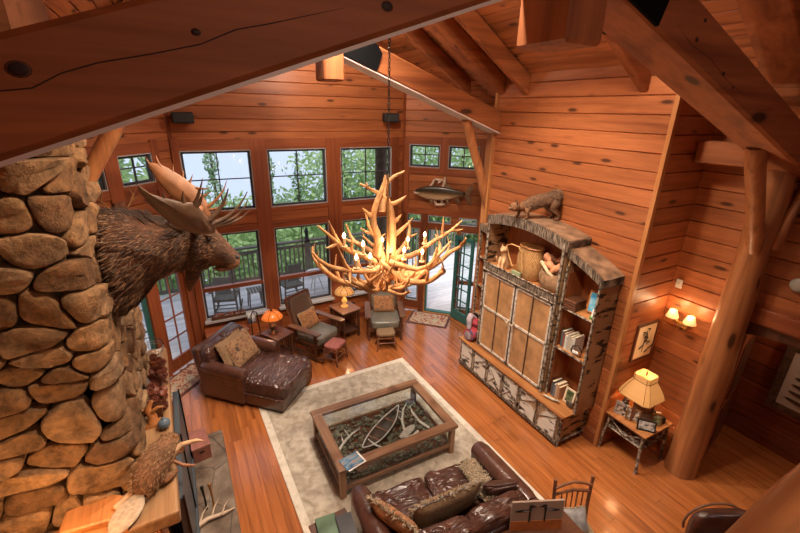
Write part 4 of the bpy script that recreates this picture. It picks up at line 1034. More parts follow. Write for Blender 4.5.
# individually shaped antlers: (points, tines)
SH=[
 ([(-0.15, -0.01, 0.33), (-0.12, -0.02, 0.54), (-0.21, -0.03, 0.74), (-0.17, -0.05, 0.94), (-0.07, -0.05, 1.14), (-0.06, -0.05, 1.23)],[((-0.22, -0.05, 0.75), (-0.33, -0.05, 0.9))]),
 ([(0.06, 0.01, 0.33), (0.08, 0.02, 0.6), (0.06, 0.04, 0.85), (0.01, 0.05, 0.97), (-0.31, 0.05, 1.14)],[((0.06, 0.05, 0.84), (0.26, 0.05, 0.97)), ((0.09, 0.05, 0.59), (0.36, 0.05, 0.7)), ((0.09, 0.05, 0.63), (0.2, 0.05, 0.76)), ((-0.15, 0.05, 1.06), (-0.24, 0.05, 1.15))]),
 ([(-0.06, 0.02, 0.82), (-0.01, 0.09, 1.06), (0.1, 0.15, 1.16), (0.28, 0.15, 1.23)],[]),
 ([(-0.19, -0.03, 0.26), (-0.31, -0.09, 0.36), (-0.58, -0.16, 0.5), (-0.71, -0.2, 0.64), (-0.87, -0.2, 0.8)],[((-0.62, -0.2, 0.53), (-0.76, -0.2, 0.84)), ((-0.65, -0.2, 0.56), (-0.8, -0.2, 0.56)), ((-0.46, -0.2, 0.45), (-0.51, -0.2, 0.63))]),
 ([(-0.13, -0.07, 0.19), (-0.31, -0.21, 0.22), (-0.72, -0.36, 0.36), (-0.93, -0.45, 0.5), (-1.01, -0.45, 0.62)],[((-0.62, -0.45, 0.39), (-0.77, -0.45, 0.66)), ((-0.48, -0.45, 0.33), (-0.64, -0.45, 0.24))]),
 ([(0.01, -0.05, 0.23), (0.11, -0.17, 0.21), (0.32, -0.28, 0.15), (0.48, -0.35, 0.35), (0.64, -0.35, 0.49)],[((0.43, -0.35, 0.29), (0.45, -0.35, 0.45)), ((0.34, -0.35, 0.22), (0.5, -0.35, 0.26))]),
 ([(0.11, 0.02, 0.24), (0.43, 0.07, 0.22), (0.67, 0.12, 0.34), (0.93, 0.15, 0.41), (1.15, 0.15, 0.56)],[((0.81, 0.15, 0.37), (0.86, 0.15, 0.65)), ((1.05, 0.15, 0.47), (1.18, 0.15, 0.45)), ((0.59, 0.15, 0.27), (0.59, 0.15, 0.47))]),
 ([(-0.11, -0.02, 0.24), (0.02, -0.09, 0.13), (0.07, -0.15, 0.06), (0.15, -0.15, -0.04)],[]),
 ([(-0.06, 0.07, 0.26), (-0.21, 0.26, 0.37), (-0.26, 0.45, 0.39), (-0.33, 0.45, 0.6)],[((-0.26, 0.45, 0.39), (-0.4, 0.45, 0.46))]),
 ([(0.1, 0.07, 0.23), (0.38, 0.26, 0.29), (0.55, 0.45, 0.4), (0.53, 0.45, 0.56)],[((0.51, 0.45, 0.3), (0.66, 0.45, 0.37))]),
 ([(-0.02, 0.05, 0.21), (-0.04, 0.17, 0.44), (-0.09, 0.3, 0.54), (-0.14, 0.3, 0.74)],[((-0.06, 0.3, 0.51), (-0.21, 0.3, 0.58))]),
]
def smooth_pts(p):
    o=[Vector(p[0])]
    for a,b in zip(p,p[1:]):
        a=Vector(a);b=Vector(b); o+=[a.lerp(b,.3),a.lerp(b,.7)]
    o.append(Vector(p[-1])); return o
for k_,(pts_,tn_) in enumerate(SH):
    mb=MB(); sp__=smooth_pts(pts_); n_=len(sp__); rb=.048 if k_<2 else .038
    mb.tube(sp__,[rb*(1-.80*(i_/(n_-1))**1.2)+.002 for i_ in range(n_)],10)
    for a_,b_ in tn_:
        a_=Vector(a_);b_=Vector(b_); near=min(sp__,key=lambda q:(q-a_).length); d_=b_-near
        mb.tube([near,near+d_*.4+Vector((0,.01,-.02)),near+d_*.75+Vector((0,.0,-.01)),b_],[rb*.62,rb*.5,rb*.32,.003],8)
    mb.build('antler',M['antler'],ch,smooth=70)
# interlaced small tines at the centre
for i in range(14):
    g=R(i*26); antler(g+1.2,.30+.1*(i%3),.10+.05*(i%4),.10,.022,(.16*math.cos(g),.16*math.sin(g),-.02),2,.05,1.4,90+i,.14)
mb=MB(); mb.lathe([(.015,-.10),(.05,-.06),(.06,.0),(.02,.05),(.010,1.10),(.012,1.2),(.006,1.24)],n=12); mb.build('stem',M['brass'],ch,smooth=60)
for i,(x,y,z) in enumerate([(-0.6, -0.2, 0.66), (-0.41, -0.25, 0.56), (-0.57, -0.45, 0.5), (-0.42, -0.45, 0.49), (0.14, -0.15, 0.39), (0.41, 0.25, 0.37), (0.53, 0.05, 0.47), (0.32, -0.25, 0.37), (0.15, 0.45, 0.34), (0.28, 0.35, 0.31)]):
    mb=MB(); mb.lathe([(.03,-.01),(.034,.0),(.034,.006),(.016,.01),(.014,.09),(.010,.092)],n=12); 
    mb2=MB(); mb2.lathe([(.030,-.01),(.036,.0),(.036,.008),(.018,.012)],n=12)
    cc=mb.build('candle_sleeve',pl('wax_sleeve',(.62,.42,.22),.6),ch,smooth=40,loc=(x,y,z-.11))
    mb=MB(); mb.lathe([(.006,0),(.014,.012),(.016,.026),(.010,.045),(.002,.062)],n=12)
    bb=mb.build('bulb',M['bulb'],cc,smooth=180,loc=(0,0,.09))
# chain
lk=MB(); 
n_l=0; z=1.25; zz=6.58-2.62
chn=MB()
while z<zz:
    ax=n_l%2; pts=[]
    for k in range(9):
        g=2*PI*k/8; x=.012*math.cos(g); dz=.026*math.sin(g)
        pts.append((x*(1-ax)-.0,x*ax,z+dz))
    chn.tube(pts,.0045,5); z+=.042; n_l+=1
chn.build('chain',M['iron'],ch)

# ------------------------------------------------------------------ speakers, fish, trophy
for x,z,lb in((.23,4.32,'small black wall speaker high above the left window'),(3.95,4.36,'small black wall speaker high above the right window, near the chain')):
    t=thing('wall_speaker',lb,'speaker',(x,YW-.02,z)); t['group']='wall speakers'
    mb=MB(); mb.box((0,-.10,0),(.32,.14,.17)); mb.build('cabinet',M['black'],t,bevel=.02,seg=3)
    mb=MB(); mb.box((0,-.176,0),(.27,.008,.13)); mb.build('grille',pl('grille_grey',(.03,.03,.032),.8),t)
    mb=MB(); mb.box((0,-.015,0),(.06,.05,.08)); mb.build('bracket',M['iron'],t)
fs=thing('mounted_fish','long mounted trophy fish on pale driftwood, between the small windows and the open door','animal trophy',(4.97,12.25-4.97,2.88),af)
mb=MB(); L0=.60
pr=[(-L0,.018,.01),(-.56,.055,0),(-.46,.092,0),(-.32,.122,0),(-.15,.135,0),(.02,.125,.0),(.18,.10,.01),(.32,.065,.015),(.42,.04,.02),(.48,.035,.02)]
rings=[[Vector((x,-.10+math.cos(2*PI*k/18)*r*.42,dz+math.sin(2*PI*k/18)*r*1.12)) for k in range(18)] for x,r,dz in pr]
mb.loft(rings)
def fishmat():
    m,nt,b=mat('fish_skin'); tc=N(nt,'ShaderNodeTexCoord'); sp=N(nt,'ShaderNodeSeparateXYZ'); L(nt,tc.outputs['Object'],sp.inputs[0])
    n=N(nt,'ShaderNodeTexNoise'); n.inputs['Scale'].default_value=40; L(nt,tc.outputs['Object'],n.inputs['Vector'])
    ma=N(nt,'ShaderNodeMath',operation='MULTIPLY_ADD'); ma.inputs[1].default_value=.06; L(nt,n.outputs['Fac'],ma.inputs[0]); L(nt,sp.outputs['Z'],ma.inputs[2])
    r=ramp(nt,ma.outputs[0],[(0,(.55,.42,.28)),(.03,(.42,.30,.17)),(.09,(.20,.13,.07)),(.14,(.05,.035,.02))])
    mr=N(nt,'ShaderNodeMapRange'); mr.inputs[1].default_value=-.12; mr.inputs[2].default_value=.14; L(nt,ma.outputs[0],mr.inputs[0])
    r=ramp(nt,mr.outputs[0],[(.05,(.66,.50,.33)),(.38,(.45,.29,.15)),(.55,(.17,.10,.05)),(.68,(.03,.02,.012))]); L(nt,r.outputs[0],b.inputs['Base Color']); b.inputs['Roughness'].default_value=.3; return m
fm=fishmat(); mb.build('body',fm,fs,smooth=180)
fin=pl('fish_fin',(.17,.10,.055),.5,nz=.4,nscale=30)
mb=MB(); mb.prism([(.44,0),(.58,.22),(.64,.20),(.56,.02),(.62,-.17),(.56,-.18),(.44,.05)],-.114,-.092,'y'); mb.build('tail_fin',fin,fs)
mb=MB(); mb.prism([(-.0,.10),(.05,.22),(.20,.14),(.22,.08)],-.11,-.095,'y'); mb.build('dorsal_fin',fin,fs)
for x,w_,h_ in((-.30,.10,.14),(.06,.08,.12),(.28,.10,.10)):
    mb=MB(); mb.prism([(x,-.09),(x+.05,-.09-h_),(x+w_+.02,-.09-h_*.9),(x+w_*.7,-.07)],-.125,-.118,'y'); mb.build('lower_fin',fin,fs)
mb=MB(); mb.prism([(-.62,.0),(-.50,-.012),(-.50,-.03),(-.60,-.035)],-.15,-.06,'y'); mb.build('mouth',pl('fish_mouth',(.55,.45,.35),.5),fs)
mb=MB(); mb.ell((-.50,-.155,.03),(.014,.008,.014),8,6); mb.build('eye',M['black'],fs)
mb=MB(); rr=random.Random(2)
for p,q,r in(((-.30,.10),(-.20,.28),.028),((-.20,.28),(-.02,.26),.024),((-.02,.10),(.02,.34),.032),((-.22,-.08),(-.14,-.28),.03),((-.14,-.26),(.06,-.24),.028),((-.05,-.10),(-.02,-.26),.026),((-.12,.2),(-.05,.30),.02)):
    mb.tube([(p[0],-.035,p[1]),((p[0]+q[0])/2+.02,-.05,(p[1]+q[1])/2),(q[0],-.035,q[1])],[r,r*1.15,r*.7],7); mb.build('driftwood',pl('driftwood',(.58,.42,.31),.8,nz=.3,nscale=12),fs,smooth=60); mb=MB()
# ------------------------------------------------------------------ rugs
def rug(name,label,c,w,l,rz,edge,field,bw=.09,h=.012):
    t=thing(name,label,'rug',(c[0],c[1],0),rz)
    mb=MB(); mb.box((0,0,h/2),(w,l,h)); mb.build('border',edge,t,bevel=.003)
    mb=MB(); mb.box((0,0,h/2+.003),(w-2*bw,l-2*bw,h)); mb.build('field',field,t)
    return t
rug('area_rug','large beige wool rug under the coffee table and sofa',(2.03,3.95),2.75,4.02,R(1.5),M['rug_edge'],M['rug'],.10)
rug('door_mat','small patterned oriental mat in front of the open green door',(4.66,7.13),.93,.62,af,M['rug_dark'],M['rug_red'],.05)
rug('door_mat','small patterned oriental rug by the wooden glazed door, left of the chaise',(-.46,7.0),1.10,.56,al,M['rug_dark'],M['rug_red'],.05)

# ------------------------------------------------------------------ upholstery helpers
def cushion(name,mat_,parent,c,size,e=.35,rz=0,rx=0,wr=.012,seed=0,nu=44,nv=22,puff=0,ry=0,fr=5):
    m=Matrix.Rotation(rz,4,'Z')@Matrix.Rotation(ry,4,'Y')@Matrix.Rotation(rx,4,'X'); s=Vector(size)/2
    def fn(p):
        if wr:
            q=p*fr+Vector((seed*7.3,seed,0)); d=noise.noise(Vector((q.x,q.y,q.z*1.5)))
            rdg=(1-abs(noise.noise(Vector((q.x*1.3+3,q.y*1.3,q.z))*1.5))*2)
            k=p.normalized(); p=p+Vector((k.x*.4,k.y*.4,1 if p.z>0 else -.3))*(wr*(d+.8*max(0,rdg)**3))
        if puff:
            ex=(abs(p.x)/s.x)**2; ey=(abs(p.y)/s.y)**2; p=Vector((p.x,p.y,p.z*(1-puff*min(1,max(ex,ey)))))
        return p
    mb=MB(); mb.ell(c,s,nu,nv,m=m,e=e,fn=fn); return mb.build(name,mat_,parent,smooth=180)
def pillow(name,label,mat_,loc,rz,rx,w,h,d=.13,fr=None,piping=None,group=None,ry=0):
    """square cushion; local plane x/z, thickness y"""
    t=thing(name,label,'pillow',loc,rz,group)
    t.rotation_euler=(rx,ry,rz)
    mb=MB(); n=16; 
    rings=[]
    for side in(0,):
        pass
    # pincushion surface
    vs=[];fs=[]
    def z(u,v): return d/2*((1-u**4)*(1-v**4))**.6
    for sgn in(-1,1):
        b=len(vs)
        for i in range(n+1):
            for j in range(n+1):
                u=-1+2*i/n; v=-1+2*j/n; pin=1-.06*((u*u)*(1-abs(v))+(v*v)*(1-abs(u)))
                vs.append((u*w/2*pin,sgn*(z(u,v)+.004)+.006*noise.noise(Vector((u*2,v*2,sgn+w))),v*h/2*pin+h/2))
        for i in range(n):
            for j in range(n):
                q=(b+i*(n+1)+j,b+(i+1)*(n+1)+j,b+(i+1)*(n+1)+j+1,b+i*(n+1)+j+1); fs.append(q)
    # rim
    N1=(n+1)*(n+1)
    edge=[i*(n+1) for i in range(n+1)]+[n*(n+1)+j for j in range(1,n+1)]+[i*(n+1)+n for i in range(n-1,-1,-1)]+[j for j in range(n-1,0,-1)]
    for a,b2 in zip(edge,edge[1:]+edge[:1]): fs.append((a,b2,N1+b2,N1+a))
    mb.add(vs,fs); mb.build('cover',mat_,t,smooth=180)
    if piping or fr:
        rim=[Vector(vs[e]) for e in edge]; rim=[Vector((p.x,0,p.z)) for p in rim]
        if piping:
            mb=MB(); mb.tube(rim+[rim[0]],.011,6); mb.build('piping',piping,t,smooth=180)
        if fr:
            mb=MB(); q=random.Random(4)
            for i,p in enumerate(rim):
                for k in range(7):
                    c=p.lerp(rim[(i+1)%len(rim)],k/7); o=Vector((c.x,0,c.z-h/2)).normalized()
                    a=c+Vector((0,q.gauss(0,.006),0)); e=a+o*q.uniform(.03,.055)+Vector((q.gauss(0,.008),q.gauss(0,.02),q.gauss(0,.008)))
                    mb.tube([a,(a+e)/2+Vector((0,q.gauss(0,.008),0)),e],[.007,.006,.002],4)
            mb.build('fringe',fr,t)
    return t
def rolled_arm(name,parent,p,q,r,z0,side,mat_):
    """arm along p->q (top roll centre), panel down to z0"""
    mb=MB(); p=Vector(p);q=Vector(q); n=10; pts=[];rs=[]
    for k in range(n+1):
        t=k/n; pts.append(p.lerp(q,t)); rs.append(r*(1 if 0<k<n else .82)*(1+.03*noise.noise(Vector((t*9,r,p.x)))))
    mb.tube([p-(q-p).normalized()*.018]+pts+[q+(q-p).normalized()*.018],[r*.45]+rs+[r*.45],16)
    d=(q-p).normalized(); c=(p+q)/2; L_=(q-p).length
    mb.beam(p+d*.01+Vector((0,0,-(p.z-z0)/2-.0)),q-d*.01+Vector((0,0,-(q.z-z0)/2)),r*1.55,max(.05,(min(p.z,q.z)-z0)))
    return mb.build(name,mat_,parent,smooth=45,bevel=0)

# chaise longue
cz_=thing('chaise_longue','brown leather chaise longue with wrinkled seat on the left of the room','chaise longue',(.72,6.27,0),R(-135))
# local: +y = front. world front dir (.707,-.707) -> rotation of +y by -135deg
W_=.96
mb=MB(); mb.box((0,-.02,.17),(W_,1.56,.20)); mb.build('base',M['leather_tight'],cz_,bevel=.025,seg=3)
cushion('seat_cushion',M['leather'],cz_,(0,.22,.37),(W_-.04,1.22,.26),e=.28,wr=.036,seed=2,nu=110,nv=46,fr=4.5)
cushion('upper_pad',M['leather'],cz_,(0,-.10,.43),(.70,.60,.18),e=.5,wr=.03,seed=5,nu=64,nv=28,fr=9) if False else None
for s in(-1,1):
    rolled_arm('arm',cz_,(s*.44,-.66,.60),(s*.44,.10,.57),.105,.08,s,M['leather_tight'])
mb=MB(); mb.M=Matrix.Translation((0,-.72,.50))@Matrix.Rotation(R(8),4,'X'); mb.box((0,0,0),(W_+.02,.15,.82)); mb.build('back',M['leather_tight'],cz_,bevel=.05,seg=4)
for s in(-1,1): cushion('back_cushion',M['leather'],cz_,(s*.235,-.60,.70),(.47,.22,.46),e=.45,rx=R(8),wr=.014,seed=8+s)
mb=MB(); mb.box((0,-.02,.06),(W_-.04,1.52,.03)); mb.build('plinth',M['black'],cz_)
for sx in(-1,1):
    for sy in(-1,1):
        mb=MB(); mb.lathe([(.028,.0),(.035,.03),(.035,.07)],c=(sx*.42,sy*.70,0),n=12); mb.build('foot',M['dark_z'],cz_)
mb=MB(); mb.tube([(-.47,.765,.275),(.47,.765,.275)],.008,6); mb.tube([(-.485,-.6,.275),(-.485,.76,.275)],.008,6); mb.tube([(.485,-.6,.275),(.485,.76,.275)],.008,6); mb.build('piping',M['leather'],cz_)
def on_chaise(x,y,z): 
    v=Matrix.Rotation(R(-135),4,'Z')@Vector((x,y,0)); return (.72+v.x,6.27+v.y,z)
pillow('tapestry_pillow','large bordered tapestry cushion leaning at the front on the chaise back',M['tap'],on_chaise(-.04,-.16,.49),R(-135),R(32),.60,.50,.16,piping=M['tan_cloth'],group='tapestry pillows on the chaise')
pillow('tapestry_pillow','tan tapestry cushion behind the bordered one on the chaise',M['tan_cloth'],on_chaise(.06,-.27,.49),R(-135),R(24),.58,.50,.13,piping=M['tap'],group='tapestry pillows on the chaise')

# loveseat / sofa
so=thing('leather_sofa','brown leather two-seat sofa with rolled arms, facing the coffee table','sofa',(1.99,2.55,0),R(-3))
mb=MB(); mb.box((0,.03,.19),(1.66,.92,.24)); mb.build('base',M['leather_tight'],so,bevel=.02,seg=2)
for s in(-1,1):
    cushion('seat_cushion',M['leather'],so,(s*.335,.16,.40),(.67,.74,.22),e=.3,wr=.035,seed=20+s,nu=90,nv=40,fr=5)
    cushion('back_cushion',M['leather'],so,(s*.335,-.40,.68),(.72,.24,.50),e=.45,rx=R(12),wr=.02,seed=30+s,nu=60,nv=30)
    rolled_arm('arm',so,(s*.78,-.42,.68),(s*.78,.52,.60),.12,.07,s,M['leather_tight'])
mb=MB(); mb.M=Matrix.Translation((0,-.45,.44))@Matrix.Rotation(R(8),4,'X'); mb.box((0,0,0),(1.7,.14,.72)); mb.build('back',M['leather_tight'],so,bevel=.05,seg=4)
for sx in(-1,1):
    for sy in(-1,1):
        mb=MB(); mb.lathe([(.028,.0),(.035,.08)],c=(sx*.74,sy*.40+.03,0),n=12); mb.build('foot',M['dark_z'],so)
def on_sofa(x,y,z):
    v=Matrix.Rotation(R(-3),4,'Z')@Vector((x,y,0)); return (1.99+v.x,2.55+v.y,z)
pillow('fringed_pillow','dark tapestry pillow with cream fringe against the left arm of the sofa',M['tap2'],(1.50,2.58,.49),R(-64),R(24),.56,.46,.15,fr=M['fringe'])
pillow('fringed_pillow','large brown pillow with grey piping and fringe in the middle of the sofa back',M['tan_cloth'],(1.92,2.52,.50),R(-2),R(14),.80,.46,.14,fr=M['fringe'],piping=pl('grey_piping',(.25,.26,.29),.5))
pillow('leather_pillow','small brown leather pillow tucked beside the right arm of the sofa',M['leather'],(2.58,2.46,.50),R(-20),R(22),.38,.38,.14)
pillow('cream_pillow','cream woolly pillow lying flat in front of the fringed ones',M['fringe'],(2.02,2.70,.52),R(-3),R(50),.50,.26,.11,fr=M['fringe'])
# shaggy throw over right arm side
t=thing('shaggy_throw','cream shaggy throw draped over the right seat of the sofa','throw',on_sofa(.47,.12,.5),R(-3))
mb=MB(); q=random.Random(8)
nx,ny=12,26; vs=[];fs=[]
for i in range(nx+1):
    for j in range(ny+1):
        u=i/nx; v=j/ny; x=(u-.5)*.20; y=.30-v*.62; z=.055+.13*v+.02*math.sin(u*PI)
        x+=.14*(1-v)*.6
        vs.append((x,y,z+.012*noise.noise(Vector((u*5,v*9,0)))))
for i in range(nx):
    for j in range(ny): a=i*(ny+1)+j; fs.append((a,a+1,a+ny+2,a+ny+1))
mb.add(vs,fs)
for k in range(1500):
    v=Vector(q.choice(vs)); v+=Vector((q.gauss(0,.008),q.gauss(0,.01),0)); e=v+Vector((q.gauss(0,.022),q.gauss(0,.022),q.uniform(.0,.03))); mb.tube([v,(v+e)/2+Vector((0,0,.006)),e],[.006,.006,.002],4)
mb.build('fleece',M['fringe'],t,smooth=180)

# ------------------------------------------------------------------ coffee table
ct=thing('coffee_table','big square-cornered wooden coffee table with glass top and antlers and branches inside','coffee table',(2.03,4.14,0))
TW,TL,TH=1.72,1.18,.50
fw=.13
for c,d in(((0,TL/2-fw/2,TH-.025),(TW,fw,.05)),((0,-TL/2+fw/2,TH-.025),(TW,fw,.05))):
    mb=MB(); mb.box(c,d); mb.build('top_frame',M['table_x'],ct,bevel=.008,seg=2)
for s in(-1,1):
    mb=MB(); mb.box((s*(TW/2-fw/2),0,TH-.025),(fw,TL-2*fw,.05)); mb.build('top_frame_side',M['table_y'],ct,bevel=.008,seg=2)
mb=MB(); mb.box((0,0,TH-.012),(TW-2*fw+.01,TL-2*fw+.01,.008)); mb.build('glass_top',M['glass'],ct)
for sx in(-1,1):
    for sy in(-1,1):
        mb=MB(); mb.box((sx*(TW/2-.06),sy*(TL/2-.06),.225),(.075,.075,.45)); mb.build('leg',M['table_z'],ct,bevel=.006)
mb=MB(); mb.box((0,0,.13),(TW-.14,TL-.14,.03)); mb.build('shelf',M['dark_x'],ct)
for s in(-1,1):
    mb=MB(); mb.box((0,s*(TL/2-.055),.15),(TW-.12,.03,.055)); mb.build('lower_rail',M['table_x'],ct)
    mb=MB(); mb.box((s*(TW/2-.055),0,.15),(.03,TL-.12,.055)); mb.build('lower_rail',M['table_y'],ct)
    mb=MB(); mb.box((0,s*(TL/2-.05),.31),(TW-.18,.006,.27)); mb.build('side_glass',M['glass'],ct)
    mb=MB(); mb.box((s*(TW/2-.05),0,.31),(.006,TL-.18,.27)); mb.build('side_glass',M['glass'],ct)
# diorama inside: moss bed, canoe, antlers, branches, pebbles
t=thing('moss_bed','dark moss, bark and pebbles spread on the shelf under the glass','moss',(2.03,4.14,.145)); 
bpy.data.objects.remove(t)
mb=MB(); q=random.Random(12)
for i in range(900):
    x=q.uniform(-.76,.76); y=q.uniform(-.50,.50); r=q.uniform(.012,.035)
    if abs(x)<.25 and y>.1: pass
    mb.ell((x,y,.02+q.uniform(0,.03)*(1 if q.random()<.5 else .4)),(r,r*q.uniform(.6,1.2),r*.7),6,4)
o=mb.build('moss_and_bark',None or (lambda: (pl('moss_dark',(.12,.12,.085),.9,nz=.75,nscale=16)))(),None,loc=(2.03,4.14,.145)); tag(o,'bed of dark moss, bark and pebbles under the glass of the coffee table','moss',kind='stuff')
ca=thing('model_canoe','dark model canoe with pale rim lying diagonally under the glass','model canoe',(2.02,4.16,.20),R(33))
rings=[]
n=14
mb=MB(); outer=[];
vs=[];fs=[]
for i in range(n+1):
    t_=i/n*2-1; w_=.105*(1-abs(t_)**2.4)+.004; x=t_*.48; zk=.0+.05*abs(t_)**3; zt=.10+.07*abs(t_)**3
    for k in range(9):
        a_=PI*k/8; vs.append((x,-w_*math.cos(a_),zt-(zt-zk)*math.sin(a_)**.7))
for i in range(n):
    for k in range(8): a_=i*9+k; fs.append((a_,a_+1,a_+10,a_+9))
mb.add(vs,fs); o=mb.build('hull',pl('canoe_bark',(.07,.055,.045),.6,nz=.3,nscale=10),ca,smooth=60); so_=o.modifiers.new('solid','SOLIDIFY'); so_.thickness=.008
mb=MB()
for s in(0,8): mb.tube([vs[i*9+s] for i in range(n+1)],.009,6)
mb.build('gunwale',pl('gunwale',(.50,.48,.46),.6),ca)
mb=MB()
for i in(4,7,10): mb.beam(vs[i*9],vs[i*9+8],.02,.008)
mb.build('thwart',M['oak_y'],ca)
q=random.Random(17)
for k,(x,y,a0,lb) in enumerate(((.42,.12,60,'upright pale antler at the right end under the glass'),(.30,-.22,200,'pale antler lying near the front under the glass'),(-.12,-.24,150,'pale crossed antler in front of the model canoe'),(.60,.02,110,'pale antler near the right glass pane of the coffee table'),(-.5,.05,20,'pale antler at the left end under the glass'))):
    t=thing('small_antler',lb,'antler',(2.03+x,4.14+y,.19),R(a0)); t['group']='antlers under the glass'
    mb=MB(); mb.tube([(-.2,0,.0),(-.05,.04,.05),(.1,.03,.12),(.2,-.02,.17)],[.022,.02,.015,.004],7); mb.tube([(-.06,.03,.05),(-.02,.12,.12)],[.014,.004],6); mb.tube([(.05,.03,.1),(.04,.13,.17)],[.012,.003],6)
    mb.build('antler_beam',pl('grey_antler',(.52,.50,.46),.6,nz=.3,nscale=20),t,smooth=60)
t=thing('birch_slab','pale birch paddle-shaped slab under the glass, right of the canoe','wood',(2.38,4.05,.20),R(25))
mb=MB(); mb.ell((0,0,0),(.17,.06,.015),18,6); mb.build('slab',pl('pale_slab',(.45,.42,.38),.6,nz=.2),t)
t=thing('brochure','folded blue magazine lying on the near left corner of the coffee table','magazine',(1.36,3.63,.502),R(12))
def magmat(name,a,b_,c_):
    m,nt,b=mat(name); n=N(nt,'ShaderNodeTexNoise'); n.inputs['Scale'].default_value=7; L(nt,coords(nt,(1,3,1)),n.inputs['Vector'])
    r=ramp(nt,n.outputs['Fac'],[(.35,a),(.5,b_),(.62,c_)]); L(nt,r.outputs[0],b.inputs['Base Color']); b.inputs['Roughness'].default_value=.25; return m
mb=MB(); mb.box((0,0,.006),(.24,.19,.012)); mb.build('cover',magmat('sky_cover',(.05,.11,.20),(.14,.26,.38),(.30,.24,.18)),t)
mb=MB(); mb.box((.02,-.012,.002),(.25,.20,.004)); mb.build('lower_pages',M['white'],t)

# ------------------------------------------------------------------ end tables and lamps
def end_table(label,loc,rz,w,l,h,top=None):
    t=thing('end_table',label,'table',(loc[0],loc[1],0),rz)
    mb=MB(); mb.box((0,0,h-.015),(w,l,.03)); mb.build('tabletop',top or M['dark_x'],t,bevel=.006,seg=2)
    mb=MB(); mb.box((0,0,h-.06),(w-.08,l-.08,.06)); mb.build('apron',M['dark_x'],t)
    for sx in(-1,1):
        for sy in(-1,1):
            mb=MB(); mb.box((sx*(w/2-.045),sy*(l/2-.045),(h-.03)/2),(.04,.04,h-.03)); mb.build('leg',M['dark_z'],t,bevel=.004)
    mb=MB(); mb.box((0,0,.16),(w-.1,l-.1,.02)); mb.build('shelf',M['dark_x'],t)
    for sx in(-1,1):
      mb=MB()
      mb.box((sx*(w/2-.045),0,.20),(.02,l-.1,.03))
      for k in range(5): mb.box((sx*(w/2-.045),(-.12+.06*k)*l/.5,h/2+.04),(.015,.02,h-.2))
      mb.build('side_slats',M['dark_z'],t)
    return t
end_table('dark wooden end table carrying the orange-shaded lamp, right behind the chaise',(1.22,6.97),R(29),.40,.48,.60,M['dark_y'])
end_table('wooden end table carrying the honey-coloured lamp, between the two armchairs',(2.69,7.33),R(14),.46,.54,.65,M['oak_x'])
def glass_lamp(label,loc,shade,ribs,r,h,leadm,zs):
    t=thing('table_lamp',label,'lamp',loc)
    mb=MB(); mb.lathe([(.075,0),(.08,.012),(.05,.03),(.03,.06),(.055,.11),(.06,.15),(.03,.19),(.018,.22),(.014,.30)],n=18); mb.build('base',pl('bronze',(.13,.075,.035),.35,metal=.6) if shade is M['shade_orange'] else plain('amber_base',(.55,.30,.08),.3,emit=(1,.5,.12),es=.5),t,smooth=40)
    n=ribs*1; mb=MB(); prof=[(.03,h),(.10*r/.17,h-.02),(.8*r,h-.065),(r,h-.125)]
    vs=[];fs=[];m_=len(prof)
    for rr_,z in prof:
        for k in range(24):
            g=2*PI*k/24; kk=rr_*(1-.03*abs(math.sin(g*ribs/2))); vs.append((kk*math.cos(g),kk*math.sin(g),z))
    for i in range(m_-1):
        for k in range(24): fs.append((i*24+k,i*24+(k+1)%24,(i+1)*24+(k+1)%24,(i+1)*24+k))
    mb.add(vs,fs); o=mb.build('lamp_shade',shade,t,smooth=60); so_=o.modifiers.new('solid','SOLIDIFY'); so_.thickness=.004
    mb=MB()
    for k in range(ribs):
        g=2*PI*k/ribs; mb.tube([((a+.003)*math.cos(g),(a+.003)*math.sin(g),z+.002) for a,z in prof],.004,4)
    mb.tube([((r+.002)*math.cos(R(a)),(r+.002)*math.sin(R(a)),h-.125) for a in range(0,361,15)],.005,4)
    mb.build('lead_lines',leadm,o)
    mb=MB(); mb.lathe([(.025,h),(.02,h+.02),(.006,h+.04)],n=10); mb.build('finial',M['iron'],t)
    mb=MB(); mb.ell((0,0,h-.09),(.025,.025,.035),10,8); mb.build('bulb',M['bulb'],t)
    return t
glass_lamp('small bronze lamp with glowing orange glass shade, on the end table behind the chaise',(1.16,7.00,.60),M['shade_orange'],6,.20,.44,M['iron'],0)
glass_lamp('lamp with ribbed honey-coloured glass shade on the table between the armchairs',(2.70,7.36,.65),M['shade_amber'],8,.21,.44,M['iron'],0)

